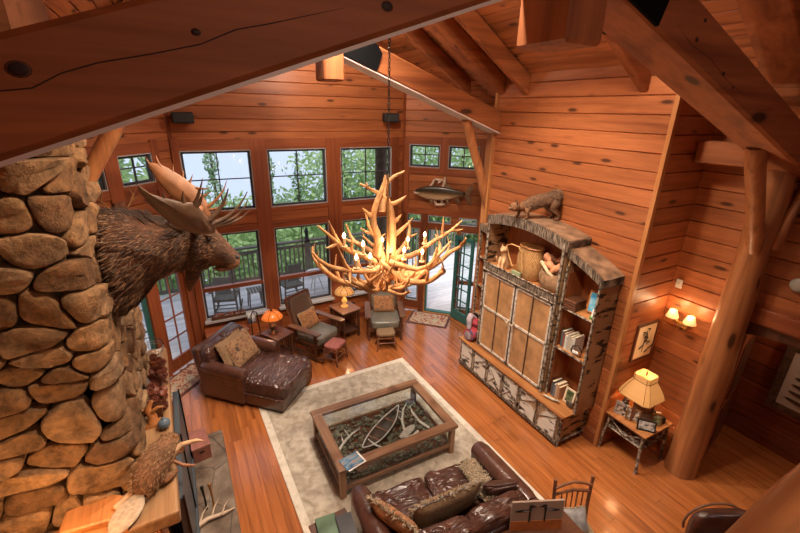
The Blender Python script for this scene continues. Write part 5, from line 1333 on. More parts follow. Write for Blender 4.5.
# ------------------------------------------------------------------ lounge chairs
def lounge(name,label,loc,rz,rock):
    t=thing(name,label,'chair',loc,rz)   # +y is forward
    wm=M['dark_z']; h0=.05 if rock else 0
    for s in(-1,1):
        mb=MB(); mb.box((s*.33,.28,.31),(.045,.045,.58)); mb.build('leg',wm,t,bevel=.004)
        mb=MB(); mb.box((s*.33,-.26,.31),(.045,.045,.58)); mb.build('leg',wm,t,bevel=.004)
        mb=MB(); mb.box((s*.35,.04,.61),(.12,.74,.028)); mb.build('armrest',M['oak_y'],t,bevel=.006,seg=2)
        mb=MB(); mb.box((s*.33,.01,.29),(.025,.52,.06)); mb.box((s*.33,.01,.12),(.025,.52,.035)); mb.build('side_rail',wm,t)
        if rock:
            mb=MB(); mb.tube([(s*.33,-.52+.1*k,.028+.0035*(k-5.2)**2) for k in range(11)],.024,6); mb.build('rocker_rail',wm,t,smooth=60)
    mb=MB(); mb.box((0,.28,.27),(.62,.03,.08)); mb.box((0,-.26,.27),(.62,.03,.06)); mb.build('front_rail',M['dark_x'],t)
    cushion('seat_cushion',M['leather_grey'],t,(0,.03,.385),(.60,.62,.17),e=.3,wr=.006,seed=3)
    T=Matrix.Translation((0,-.27,.42))@Matrix.Rotation(R(17),4,'X')
    mb=MB(); mb.M=T
    for s in(-1,1): mb.box((s*.295,0,.32),(.05,.04,.78))
    mb.box((0,0,.69),(.56,.04,.07)); mb.box((0,0,.0),(.56,.04,.06)); mb.build('back_frame',wm,t,bevel=.005)
    mb=MB(); mb.M=T; mb.ell((0,.02,.35),(.26,.055,.32),36,18,e=.3); mb.build('back_cushion',M['leather_grey'] if not rock else plain('brown_back_leather',(.11,.065,.045),.4),t,smooth=180)
    return t
lounge('rocking_chair','dark wooden rocking armchair with leather back, left of the honey-shaded lamp',(1.97,7.02,0),R(-122-0+180-180)+R(0),True)
def heading(dx,dy): return math.atan2(dy,dx)-PI/2
for o in bpy.data.objects:
    if o.name=='rocking_chair': o.rotation_euler.z=heading(.50,-.86)
ac=lounge('armchair','dark wooden armchair with grey-green cushions, right of the honey-shaded lamp',(3.44,6.98,0),heading(-.38,-.92),False)
def rel(c,h,x,y,z):
    v=Matrix.Rotation(h,4,'Z')@Vector((x,y,0)); return (c[0]+v.x,c[1]+v.y,z)
h1=heading(.50,-.86); h2=heading(-.38,-.92)
pillow('tapestry_pillow','orange-brown tapestry pillow with cream edge on the rocking chair',M['tap2'],rel((1.97,7.02),h1,.0,-.10,.47),h1,R(24),.44,.36,.13,piping=M['fringe'])
pillow('tapestry_pillow','brown tapestry pillow with a dark landscape on the armchair by the door',M['tap2'],rel((3.44,6.98),h2,.0,-.10,.47),h2,R(20),.44,.36,.13,piping=M['tan_cloth'])
def stool(label,loc,rz,w,l,h,topm):
    t=thing('footstool',label,'footstool',(loc[0],loc[1],0),rz)
    for sx in(-1,1):
        for sy in(-1,1):
            mb=MB(); mb.tube([(sx*(w/2-.03),sy*(l/2-.03),h-.02),(sx*(w/2+.01),sy*(l/2+.01),0)],.016,7); mb.build('leg',M['hickory'],t,smooth=60)
    mb=MB()
    for s in(-1,1):
        mb.tube([(s*(w/2-.02),-l/2,h-.07),(s*(w/2-.02),l/2,h-.07)],.012,6); mb.tube([(-w/2,s*(l/2-.02),h-.07),(w/2,s*(l/2-.02),h-.07)],.012,6)
        mb.tube([(s*(w/2-.01),-l/2,.13),(s*(w/2-.01),l/2,.13)],.010,6); mb.tube([(-w/2,s*(l/2-.01),.16),(w/2,s*(l/2-.01),.16)],.010,6)
    mb.build('stretcher',M['hickory'],t,smooth=60)
    cushion('seat',topm,t,(0,0,h),(w,l,.07),e=.35,wr=.002)
    return t
stool('small twig footstool with a rose-coloured woven top in front of the rocking chair',(2.17,6.50),h1+R(8),.36,.30,.36,pl('rose_weave',(.36,.12,.10),.9,nz=.35,nscale=45,bump=.4))
stool('small twig footstool with a tan woven top in front of the armchair',(3.24,6.50),h2+R(4),.36,.28,.34,M['tan_cloth'])
# magazine rack between table and armchair, guitar-like stand, window sill things
t=thing('magazine_rack','small white and black rack with papers behind the chaise back','rack',(.92,7.38,0),R(20))
mb=MB(); mb.tube([(-.10,0,0),(-.07,.02,.85),(-.02,.02,.93),(.05,.02,.86),(.10,0,0)],.012,6); mb.build('rack_frame',M['iron'],t)
mb=MB(); mb.M=Matrix.Rotation(R(-12),4,'X'); mb.box((0,.0,.74),(.15,.03,.20)); mb.build('papers',magmat('rack_papers',(.05,.07,.12),(.45,.48,.55),(.6,.6,.62)),t)
for k,(x,lb) in enumerate(((.35,'row of small dark figurines on the left window sill'),)):
    t=thing('sill_planter',lb,'planter',(.50,YW-.07,.675))
    mb=MB(); mb.box((0,0,.03),(.62,.07,.06)); mb.build('tray',M['dark_x'],t,bevel=.004)
    mb=MB(); q=random.Random(3)
    for i in range(60): mb.ell((q.uniform(-.29,.29),q.uniform(-.02,.02),.06+q.uniform(0,.04)),(.018,.015,.02),6,4)
    mb.build('dried_flowers',plain('dried_flowers',(.22,.08,.06),.9,nz=.6,nscale=12),t)
# wooden box / log holder under left window
t=thing('wood_chest','low reddish wooden chest against the wall below the left window','chest',(.42,7.66,0))
mb=MB(); mb.box((0,0,.25),(.72,.34,.50)); mb.build('chest_body',M['amber_x'],t,bevel=.01)
mb=MB(); mb.box((0,-.005,.515),(.76,.38,.03)); mb.build('lid',M['trim_x'],t,bevel=.006)
t=thing('wall_dial','round black dial on the wall panel between table and armchair','knob',(3.08,YW-.04,.40))
mb=MB(); mb.M=Matrix.Rotation(R(90),4,'X'); mb.lathe([(.045,-.02),(.05,.0),(.035,.02),(.01,.03)],n=16); mb.build('dial',M['black'],t)
# potted plant stems outside window
# ------------------------------------------------------------------ side table left of sofa
t=end_table('small dark side table with books at the left arm of the sofa',(.86,2.74),R(4),.40,.52,.60,M['dark_y'])
for k,(x,y,w_,l_,c_,lb) in enumerate(((.80,2.86,.20,.26,(.10,.20,.11),'green-covered book on the side table at the left end of the sofa'),(.97,2.80,.17,.25,(.03,.035,.045),'black book on the side table next to the sofa arm'))):
    t=thing('book',lb,'book',(x,y,.60),R(-6))
    mb=MB(); mb.box((0,0,.006),(w_,l_,.004)); mb.box((0,0,.03),(w_,l_,.004)); mb.box((-w_/2+.002,0,.018),(.004,l_,.028)); mb.build('cover',plain('book_cover',tuple(v*.7 for v in c_),.35,nz=.3,nscale=8),t)
    mb=MB(); mb.box((.003,0,.018),(w_-.01,l_-.01,.022)); mb.build('pages',M['cream'],t)

# sofa table behind, with loon panel and a glowing candle lamp
st=thing('sofa_table','narrow dark table standing behind the sofa at the bottom of the view','table',(2.1,1.80,0),R(-3))
mb=MB(); mb.box((0,0,.735),(1.7,.34,.035)); mb.build('tabletop',M['dark_x'],st,bevel=.006)
for sx in(-1,1):
    for sy in(-1,1):
        mb=MB(); mb.box((sx*.8,sy*.13,.36),(.05,.05,.72)); mb.build('leg',M['dark_z'],st)
lp=thing('loon_picture','wooden panel painted with two facing loons, at the bottom beside the twig chair','picture',(2.54,1.84,.755),R(-24))
lp.rotation_euler=(R(-5),0,R(-24)); lp.scale=(1.2,1,1.05)
mb=MB(); mb.box((0,0,.16),(.42,.02,.32)); mb.build('panel',pl('panel_grey_brown',(.34,.25,.19),.5,nz=.12,nscale=4),lp)
mb=MB(); mb.box((0,-.011,.055),(.42,.004,.11)); mb.build('orange_water',pl('panel_orange',(.42,.13,.03),.4,nz=.3,nscale=10),lp)
for s in(-1,1):
    mb=MB(); T=Matrix.Diagonal((s,1,1,1)); mb.M=T
    mb.ell((.115,-.012,.225),(.070,.005,.015),14,6,m=Matrix.Rotation(R(4),4,'Y')); mb.ell((.052,-.013,.272),(.022,.006,.019),12,8); mb.prism([(.040,.280),(.008,.264),(.040,.262)],-.016,-.011,'y')
    mb.tube([(.058,-.013,.262),(.066,-.013,.235)],.011,6); mb.box((.062,-.014,.16),(.012,.004,.12))
    o=mb.build('painted_loon',M['black'],lp)
    mb=MB(); mb.M=T; mb.ell((.10,-.0145,.228),(.045,.003,.004),10,4); mb.build('loon_breast',M['white'],o)
t=thing('candle_lamp','small glowing round lamp behind the sofa back, at the bottom edge','lamp',(1.66,1.98,.5)); t.location=(1.68,1.84,.755)
mb=MB(); mb.lathe([(.05,0),(.055,.01),(.02,.03),(.015,.20),(.03,.22)],n=14); mb.build('stand',M['brass'],t,smooth=40)
mb=MB(); mb.ell((0,0,.27),(.055,.055,.055),16,10); mb.build('globe',plain('glowing_globe',(.9,.6,.3),.5,emit=(1,.45,.15),es=1.6),t,smooth=180)

# ------------------------------------------------------------------ twig chair
tc=thing('twig_chair','rustic twig side chair with spindle back to the right of the sofa','chair',(3.06,1.70,0),heading(-.36,-.93))
# +y forward (towards the viewer)
for s in(-1,1):
    mb=MB(); a,b=logpts((s*.19,-.19,0),(s*.205,-.26,1.0),(.020,.018),8,40+s,.008); mb.tube(a,b,8); mb.build('back_post',M['hickory'],tc,smooth=60)
    mb=MB(); a,b=logpts((s*.20,.19,0),(s*.19,.18,.46),(.020,.018),6,50+s,.006); mb.tube(a,b,8); mb.build('leg',M['hickory'],tc,smooth=60)
for q_ in([(-.2,-.24,.90),(-.1,-.25,.935),(0,-.255,.95),(.1,-.25,.935),(.2,-.24,.90)],[(-.2,-.24,.82),(0,-.245,.85),(.2,-.24,.82)],[(-.2,-.21,.50),(.2,-.21,.50)]):
    mb=MB(); mb.tube(q_,.015,8); mb.build('back_rail',M['hickory'],tc,smooth=60)
for k in range(5):
    x=-.12+.06*k; mb=MB(); a,b=logpts((x*.9,-.21,.50),(x,-.245,.84),(.008,.008),5,k,.006); mb.tube(a,b,6); mb.build('spindle',M['hickory'],tc,smooth=60)
mb=MB(); mb.box((0,0,.45),(.40,.40,.025)); mb.build('seat',pl('woven_seat',(.33,.24,.14),.8,nz=.4,nscale=35,bump=.4),tc,bevel=.01)
mb=MB()
for z in(.16,.28):
    for s in(-1,1): mb.tube([(s*.2,-.2,z),(s*.2,.19,z)],.011,6)
mb.tube([(-.2,.19,.22),(.2,.19,.22)],.011,6); mb.tube([(-.2,-.2,.22),(.2,-.2,.22)],.011,6); mb.build('stretcher',M['hickory'],tc,smooth=60)
pillow('small_pillow','small pale grey pillow on the seat of the twig chair',pl('pale_grey_cloth',(.38,.36,.35),.8,nz=.35,nscale=12),rel((3.06,1.70),heading(-.36,-.93),0,-.05,.475),heading(-.36,-.93),R(35),.26,.24,.10,piping=M['fringe'])

# ------------------------------------------------------------------ hutch (rustic birch cabinet)
HX=4.82
hu=thing('birch_hutch','tall rustic wooden hutch of birch bark and twigs against the boarded wall','cabinet',(HX,4.18,0))
# local: x from wall (negative into the room), y along wall; y+ is far end
def Y(v): return v-4.18
# lower credenza
x0=-.57
mb=MB(); mb.box((x0/2,Y(4.18),.30),(-x0-.02,2.36,.46)); mb.build('lower_body',M['birch_tan'],hu)
mb=MB(); mb.box((x0/2-.01,Y(4.18),.545),(-x0+.05,2.46,.03)); mb.build('counter',M['amber_y'],hu,bevel=.008,seg=2)
nd=6
for k in range(nd):
    ya=Y(3.02)+2.32*k/nd; yb=Y(3.02)+2.32*(k+1)/nd
    mb=MB(); mb.box((x0+.0,(ya+yb)/2,.30),(.03,(yb-ya)-.05,.38)); d=mb.build('cabinet_door',M['birch'],hu,bevel=.004)
    mb=MB()
    for y in(ya+.03,yb-.03): mb.tube([(x0-.02,y,.10),(x0-.02,y,.51)],.011,6)
    mb.tube([(x0-.02,ya+.03,.11),(x0-.02,yb-.03,.11)],.010,6); mb.tube([(x0-.02,ya+.03,.50),(x0-.02,yb-.03,.50)],.010,6)
    if k in(0,1,4): mb.tube([(x0-.02,ya+.04,.48),(x0-.02,yb-.04,.30)],.008,6)
    if k in(2,3): mb.tube([(x0-.02,ya+.04,.13),(x0-.02,(ya+yb)/2,.30),(x0-.02,yb-.04,.48)],.010,6); mb.tube([(x0-.02,(ya+yb)/2,.30),(x0-.02,yb-.05,.14)],.008,6)
    mb.build('twig_frame',M['twig'],d,smooth=60)
mb=MB(); mb.box((x0-.01,Y(4.18),.075),(.03,2.36,.05)); mb.build('bottom_rail',M['sticks'],hu)
mb=MB()
for z in(.10,.51): mb.tube([(x0+.02,Y(2.985),z),(-.03,Y(2.985),z)],.012,6)
for x in(x0+.02,-.03): mb.tube([(x,Y(2.985),.10),(x,Y(2.985),.51)],.012,6)
mb.build('end_twigs',M['twig'],hu,smooth=60)
for x in(x0+.02,-.06):
    for y in(Y(3.01),Y(5.35)):
        mb=MB(); mb.tube([(x,y,.52),(x,y,.25),(x,y,0)],[.022,.022,.026],8); mb.build('leg',M['twig'],hu,smooth=60)
# centre section
cx0=-.42; ya,yb=Y(3.50),Y(5.06)
def arch(y,y0,y1,z0,rise): 
    t=(y-y0)/(y1-y0)*2-1; return z0+rise*(1-t*t)
mb=MB()
mb.box((-.01,(ya+yb)/2,1.75),(.02,yb-ya,2.4)); mb.build('back_panel',M['wall_z'],hu)
for y in(ya+.015,yb-.015):
    mb=MB(); mb.box((cx0/2,y,1.74),(-cx0,.03,2.36)); mb.build('side_panel',M['birch_tan'],hu)
mb=MB(); mb.box((cx0/2,(ya+yb)/2,2.11),(-cx0,yb-ya-.06,.03)); mb.build('open_shelf',M['amber_y'],hu)
zt0,rs_=2.95,.11
mb=MB(); n=14
for k in range(n):
    a_=ya-.02+(yb-ya+.04)*k/n; b_=ya-.02+(yb-ya+.04)*(k+1)/n
    za,zb_=arch(a_,ya-.02,yb+.02,zt0,rs_),arch(b_,ya-.02,yb+.02,zt0,rs_)
    mb.add([(cx0-.03,a_,za),(cx0-.03,b_,zb_),(0,b_,zb_),(0,a_,za),(cx0-.03,a_,za-.03),(cx0-.03,b_,zb_-.03),(0,b_,zb_-.03),(0,a_,za-.03)],[(0,1,2,3),(7,6,5,4),(0,4,5,1),(3,2,6,7),(0,3,7,4),(1,5,6,2)])
mb.build('arched_top',pl('top_bark',(.24,.14,.08),.6,nz=.5,nscale=7),hu)
mb=MB()
for k in range(n):
    a_=ya-.02+(yb-ya+.04)*k/n; b_=ya-.02+(yb-ya+.04)*(k+1)/n
    za,zb_=arch(a_,ya-.02,yb+.02,zt0,rs_),arch(b_,ya-.02,yb+.02,zt0,rs_)
    mb.add([(cx0-.045,a_,za),(cx0-.045,b_,zb_),(cx0-.015,b_,zb_),(cx0-.015,a_,za),(cx0-.045,a_,za-.15),(cx0-.045,b_,zb_-.15),(cx0-.015,b_,zb_-.15),(cx0-.015,a_,za-.15)],[(0,1,2,3),(7,6,5,4),(0,4,5,1),(3,2,6,7),(0,3,7,4),(1,5,6,2)])
mb.box((cx0/2-.02,ya-.02,2.87),(-cx0+.02,.03,.14)); mb.box((cx0-.03,(ya+yb)/2,2.10),(.035,yb-ya,.12))
mb.build('twig_mosaic_band',M['sticks'],hu)
mb=MB()
for y in(ya+.02,yb-.02): mb.tube([(cx0-.03,y,.56),(cx0-.035,y,1.6),(cx0-.03,y,2.92)],.022,8)
mb.tube([(cx0-.05,ya,2.17),(cx0-.05,yb,2.17)],.012,6); mb.tube([(cx0-.05,ya,2.035),(cx0-.05,yb,2.035)],.012,6)
mb.build('twig_post',M['twig'],hu,smooth=60)
dw=(yb-ya-.08)/2
for s in(0,1):
    a_=ya+.04+s*dw; b_=a_+dw
    mb=MB(); mb.box((cx0,(a_+b_)/2,1.30),(.035,dw-.02,1.42)); d=mb.build('tall_door',M['bark_panel'],hu,bevel=.004)
    mb=MB()
    for y in(a_+.03,b_-.03): mb.box((cx0-.025,y,1.30),(.02,.035,1.42))
    for z in(.61,1.36,1.99): mb.box((cx0-.025,(a_+b_)/2,z),(.02,dw-.03,.035))
    mb.build('birch_strip',M['jamb'] if False else pl('birch_strip',(.55,.48,.40),.6,nz=.4,nscale=20),d)
    mb=MB(); mb.tube([(cx0-.03,(a_+b_)/2,.6),(cx0-.03,(a_+b_)/2,2.0)],.009,6); 
    for y in(a_+.005,b_-.005): mb.tube([(cx0-.035,y,.59),(cx0-.035,y,2.02)],.010,6)
    mb.build('dark_twig',pl('dark_twig',(.06,.03,.02),.7),d,smooth=60)
    mb=MB(); yy=(b_-.06) if s==0 else (a_+.06); mb.tube([(cx0-.03,yy,1.24),(cx0-.07,yy,1.28),(cx0-.07,yy,1.36),(cx0-.03,yy,1.40)],.010,6); mb.tube([(cx0-.07,yy,1.34),(cx0-.10,yy+.05,1.40)],[.01,.004],6); mb.build('antler_handle',M['bone'],d,smooth=60)
# side towers
def tower(y0,y1,depth,zl,zr,shelves,nm):
    mb=MB(); mb.box((-.01,(y0+y1)/2,(zl+.56)/2),(.018,y1-y0,zl-.56)); mb.build('tower_back',M['wall_z'],hu)
    for y,z,outer in((y0+.012,zl,True),(y1-.012,zr,False)):
        mb=MB(); mb.box((-depth/2,y,(z+.56)/2),(depth,.024,z-.56)); mb.build('tower_side',M['birch_tan'],hu)
    mb=MB(); n=8
    for k in range(n):
        a_=y0-.02+(y1-y0+.02)*k/n; b_=y0-.02+(y1-y0+.02)*(k+1)/n
        f=lambda y:zl+(zr-zl)*max(0,(y-y0+.02)/(y1-y0+.02))**.8
        mb.add([(-depth-.03,a_,f(a_)),(-depth-.03,b_,f(b_)),(0,b_,f(b_)),(0,a_,f(a_)),(-depth-.03,a_,f(a_)-.03),(-depth-.03,b_,f(b_)-.03),(0,b_,f(b_)-.03),(0,a_,f(a_)-.03)],[(0,1,2,3),(7,6,5,4),(0,4,5,1),(3,2,6,7),(0,3,7,4),(1,5,6,2)])
    mb.build('tower_top',M['top_bark'] if 'top_bark' in M else M['bark_panel'],hu)
    mb=MB()
    for k in range(n):
        a_=y0-.02+(y1-y0+.02)*k/n; b_=y0-.02+(y1-y0+.02)*(k+1)/n
        mb.add([(-depth-.04,a_,f(a_)),(-depth-.04,b_,f(b_)),(-depth-.01,b_,f(b_)),(-depth-.01,a_,f(a_)),(-depth-.04,a_,f(a_)-.11),(-depth-.04,b_,f(b_)-.11),(-depth-.01,b_,f(b_)-.11),(-depth-.01,a_,f(a_)-.11)],[(0,1,2,3),(7,6,5,4),(0,4,5,1),(3,2,6,7),(0,3,7,4),(1,5,6,2)])
    mb.box((-depth/2-.01,y0-.015,zl-.055),(depth+.02,.02,.11))
    mb.build('twig_mosaic_band',M['sticks'],hu)
    for y in(y0+.028,y1-.028):
        mb=MB(); mb.box((-depth/2+.004,y,(zl+.56)/2-.05),(depth-.02,.006,zl-.66)); mb.build('inner_lining',M['wall_z'],hu)
    for z in shelves:
        mb=MB(); mb.box((-depth/2,(y0+y1)/2,z-.012),(depth-.01,y1-y0-.05,.024)); s_=mb.build('tower_shelf',M['amber_y'],hu)
        mb=MB(); mb.tube([(-depth-.01,y0+.02,z-.012),(-depth-.01,y1-.02,z-.012)],.016,7); mb.build('shelf_twig',M['twig'],s_,smooth=60)
    mb=MB()
    for y in(y0+.015,y1-.015): mb.tube([(-depth-.02,y,.56),(-depth-.022,y,1.5),(-depth-.02,y,zl)],.017,8)
    mb.build('twig_post',M['twig'],hu,smooth=60)
M['top_bark']=M.get('top_bark')
tower(Y(2.93),Y(3.48),.37,2.60,2.84,(1.39,2.01),'r')
tower(Y(5.08),Y(5.40),.30,2.66,2.72,(1.05,1.60,2.13),'l')

# --- things on the hutch
# bobcat on top
bc=thing('bobcat_mount','stuffed spotted bobcat prowling on top of the hutch','animal figure',(4.62,4.28,3.055),heading(-.35,1)); bc.scale=(1.05,)*3; bc.location=(4.60,4.22,3.055); bc.rotation_euler.z=heading(-1,.55)
# +y forward = far end
mb=MB()
sec=[(-.27,.30,.035,.05),(-.24,.315,.08,.095),(-.15,.31,.085,.105),(-.04,.275,.072,.085),(.08,.235,.075,.10),(.17,.205,.08,.10),(.25,.18,.058,.07),(.32,.165,.05,.055)]
mb.loft([[Vector((math.cos(2*PI*k/18)*w_,y,z+math.sin(2*PI*k/18)*h_)) for k in range(18)] for y,z,w_,h_ in sec])
mb.build('body',M['bobcat'],bc,smooth=180,sub=1)
mb=MB(); rq=random.Random(16)
for i_ in range(900):
    j_=rq.randrange(1,6); u_=rq.random(); y_,z_,w_,h_=[a_+(b_-a_)*u_ for a_,b_ in zip(sec[j_],sec[j_+1])]; t_=rq.uniform(0,2*PI); nrm=Vector((math.cos(t_),0,math.sin(t_)))
    a_=Vector((math.cos(t_)*w_*.98,y_,z_+math.sin(t_)*h_*.98)); d_=(Vector((0,-.8,-.15))+nrm*.4+Vector((rq.gauss(0,.2),rq.gauss(0,.2),rq.gauss(0,.2)))).normalized()*.03
    mb.tube([a_,a_+d_*.5,a_+d_],[.003,.0024,.0006],3)
mb.build('coat',M['bobcat_hair'],bc)
mb=MB(); mb.ell((0,.36,.165),(.068,.075,.065),16,12); mb.ell((0,.425,.14),(.036,.032,.028),10,8); mb.build('head',M['bobcat'],bc,smooth=180)
for s in(-1,1):
    mb=MB(); mb.loft([[Vector((s*.04+math.cos(a)*.022*k,.35+math.sin(a)*.01*k,.21+.065*(1-k))) for a in [2*PI*j/8 for j in range(8)]] for k in(1,.75,.4,.05)]); mb.build('ear',pl('ear_dark',(.05,.03,.02),.8),bc,smooth=60)
    mb=MB(); mb.ell((s*.030,.425,.175),(.008,.006,.008),8,6); mb.build('eye',M['black'],bc)
    mb=MB(); mb.tube([(s*.055,.20,.17),(s*.06,.24+.04*s,.10),(s*.055,.24+.05*s,.03),(s*.055,.27+.05*s,.012)],[.042,.028,.02,.022],10); mb.build('foreleg',M['bobcat'],bc,smooth=180)
    mb=MB(); mb.tube([(s*.055,-.19,.27),(s*.065,-.11+.03*s,.16),(s*.06,-.22+.03*s,.075),(s*.06,-.19+.03*s,.015),(s*.06,-.15+.03*s,.012)],[.07,.05,.026,.02,.022],10); mb.build('hind_leg',M['bobcat'],bc,smooth=180)
mb=MB(); mb.tube([(0,-.26,.33),(0,-.31,.37),(0,-.32,.43)],[.022,.022,.02],10); mb.build('tail',M['bobcat'],bc,smooth=180)
mb=MB(); mb.ell((0,-.322,.445),(.018,.018,.02),8,6); mb.build('tail_tip',M['black'],bc)
# carved seated cat
def ccat():
    t=thing('cat_figure','pale carved seated cat on the left of the open hutch shelf','figure',(4.50,4.73,2.125),heading(-1,-.25))
    mb=MB(); rs=[(.0,.085,.0),(.03,.095,-.0),(.10,.088,-.005),(.18,.068,.01),(.25,.052,.03),(.29,.042,.045)]
    mb.loft([[Vector((math.cos(2*PI*k/16)*r*.85,y+math.sin(2*PI*k/16)*r,z)) for k in range(16)] for z,r,y in rs]); mb.build('body',M['tan_cat'],t,smooth=180)
    mb=MB(); mb.ell((0,.06,.335),(.058,.058,.05),16,12); mb.ell((0,.11,.32),(.028,.022,.02),10,8)
    mb.build('head',M['tan_cat'],t,smooth=180)
    for s in(-1,1):
        mb=MB(); mb.loft([[Vector((s*.036+math.cos(a)*.022*k,.05+math.sin(a)*.012*k,.37+.05*(1-k))) for a in [2*PI*j/8 for j in range(8)]] for k in(1,.7,.1)]); mb.build('ear',M['tan_cat'],t)
        mb=MB(); mb.tube([(s*.035,.07,.20),(s*.035,.10,.10),(s*.035,.105,.015),(s*.035,.13,.012)],[.028,.022,.02,.02],8); mb.build('foreleg',M['tan_cat'],t,smooth=180)
        mb=MB(); mb.ell((s*.024,.108,.342),(.006,.006,.008),6,5); mb.build('eye',M['black'],t)
    mb=MB(); mb.tube([(.05,-.07,.03),(.12,-.04,.05),(.14,.02,.12),(.13,.05,.18)],[.02,.018,.015,.01],8); mb.build('tail',M['tan_cat'],t,smooth=180)
ccat()
# pack basket
t=thing('pack_basket','tall orange woven pack basket with a hooped handle on the hutch shelf','basket',(4.56,4.25,2.125)); t.scale=(1.0,1.15,1.12)
def splint():
    m,nt,b=mat('basket_splint'); br_=N(nt,'ShaderNodeTexBrick'); br_.inputs['Scale'].default_value=14
    br_.inputs['Color1'].default_value=(.70,.42,.17,1); br_.inputs['Color2'].default_value=(.56,.30,.11,1); br_.inputs['Mortar'].default_value=(.18,.08,.03,1); br_.inputs['Mortar Size'].default_value=.04
    mp_=coords(nt,(1,1,1)); s_=N(nt,'ShaderNodeSeparateXYZ'); L(nt,mp_,s_.inputs[0]); at=N(nt,'ShaderNodeMath',operation='ARCTAN2'); L(nt,s_.outputs[1],at.inputs[0]); L(nt,s_.outputs[0],at.inputs[1])
    mu=N(nt,'ShaderNodeMath',operation='MULTIPLY'); mu.inputs[1].default_value=.2; L(nt,at.outputs[0],mu.inputs[0]); cm=N(nt,'ShaderNodeCombineXYZ'); L(nt,s_.outputs[2],cm.inputs[0]); L(nt,mu.outputs[0],cm.inputs[1]); L(nt,cm.outputs[0],br_.inputs['Vector'])
    L(nt,br_.outputs[0],b.inputs['Base Color']); b.inputs['Roughness'].default_value=.5; return m
SPL=splint()
mb=MB(); prof=[(.135,0),(.16,.03),(.178,.15),(.180,.27),(.165,.36),(.15,.43),(.158,.45),(.145,.45),(.14,.40)]
n=26; mb.loft([[Vector((r*.85*math.cos(2*PI*k/n),r*1.12*math.sin(2*PI*k/n),z)) for k in range(n)] for r,z in prof]); mb.build('basket_body',SPL,t,smooth=40)
mb=MB(); mb.tube([(.152*.85*math.cos(R(g)),.155*1.12*math.sin(R(g)),.445) for g in range(0,361,15)],.014,6); mb.build('rim',M['amber_x'],t,smooth=60)
mb=MB(); mb.tube([(-.12,.10,.42),(-.17,.22,.44),(-.17,.30,.40),(-.14,.28,.26),(-.13,.20,.12)],.010,6); mb.tube([(-.12,.12,.40),(-.20,.0,.40),(-.20,-.05,.12)],.009,6); mb.build('strap',plain('tan_strap',(.55,.32,.12),.5),t,smooth=60)
mb=MB(); mb.box((-.17,.08,.045),(.03,.16,.09)); mb.build('green_label_box',plain('pale_green',(.30,.36,.20),.6),t)
# bundle: bark basket stuffed with cloth
t=thing('stuffed_basket','round bark basket with red and cream cloth folded in it, right of the pack basket','basket',(4.55,3.78,2.125)); t.scale=(1.0,1.15,1.3)
mb=MB(); n=22; mb.loft([[Vector((r*.9*math.cos(2*PI*k/n),r*1.15*math.sin(2*PI*k/n),z)) for k in range(n)] for r,z in((.12,0),(.16,.05),(.17,.14),(.15,.20),(.13,.20),(.14,.14))]); mb.build('basket_body',plain('bark_basket',(.30,.17,.09),.7,nz=.4,nscale=14,bump=.4),t,smooth=50)
mb=MB(); q=random.Random(3)
for k in range(9):
    g=q.uniform(0,6); mb.tube([(.10*math.cos(g+u)*(1-u*.2),.13*math.sin(g+u),.20+.07*math.sin(u*2)+.012*k) for u in[0,.4,.8,1.2,1.6]],[.02,.04,.045,.035,.01],8)
mb.build('folded_cloth',plain('striped_cloth',(.52,.22,.11),.85,nz=.6,nscale=6),t,smooth=180)
mb=MB(); mb.tube([(-.05,-.16,.12),(-.14,-.02,.22),(-.12,.12,.30),(.0,.14,.24)],[.015,.022,.02,.01],8); mb.build('cream_cord',pl('cream_cord',(.62,.48,.30),.8),t,smooth=180)
# far tower things
for z,nm,lb,cat_,kk in((2.14,'owl_figure','small pale figure on the top shelf of the left hutch tower','figure',0),):
    t=thing(nm,lb,cat_,(4.62,5.26,z))
    mb=MB(); mb.lathe([(.03,0),(.045,.02),(.04,.10),(.03,.13),(.035,.16),(.02,.2),(.005,.21)],n=14); mb.build('figure_body',M['tan_cat'],t,smooth=60)
t=thing('leaning_plaque','orange wooden plaque leaning on the third shelf of the left hutch tower','plaque',(4.64,5.24,1.615),R(-80))
mb=MB(); mb.box((0,0,.16),(.20,.02,.32)); mb.build('plaque_body',M['amber_z'],t,bevel=.01)
t=thing('twig_bundle','pile of pale sticks and dried flowers on the left hutch tower','bundle',(4.62,5.24,1.065))
mb=MB(); q=random.Random(6)
for k in range(26): mb.tube([(q.uniform(-.1,.05),q.uniform(-.1,.1),.02+.01*(k%5)),(q.uniform(-.16,.05),q.uniform(-.12,.12),q.uniform(.1,.34))],[.010,.005],5)
mb.build('sticks',plain('pale_sticks',(.45,.20,.10),.7,nz=.7,nscale=10),t)
t=thing('red_blanket','rolled red and dark plaid blanket at the far end of the hutch counter','blanket',(4.42,5.22,.565),R(4)); t.scale=(1.15,1.3,1.15)
mb=MB()
def sp2(r0): 
    return [(r0*math.cos(R(a)),.0,r0*math.sin(R(a))) for a in range(0,360,30)]
mb.tube([(-.12,-.0,.10),(.0,.01,.105),(.13,.0,.10)],[.095,.10,.095],18); mb.tube([(-.02,.0,.24),(.05,.04,.27),(.14,.02,.25)],[.05,.07,.045],12); mb.build('rolled_blanket',M['red_wool'],t,smooth=60)
mb=MB(); mb.tube([(-.128,0,.10),(-.132,0,.10)],[.07,.07],16); mb.tube([(-.10,.02,.20),(-.06,.06,.34),(.0,.10,.36),(.10,.08,.30)],[.03,.045,.05,.03],10); mb.build('folded_throw',plain('grey_lilac_wool',(.34,.27,.30),.9,nz=.5,nscale=9),t,smooth=60)
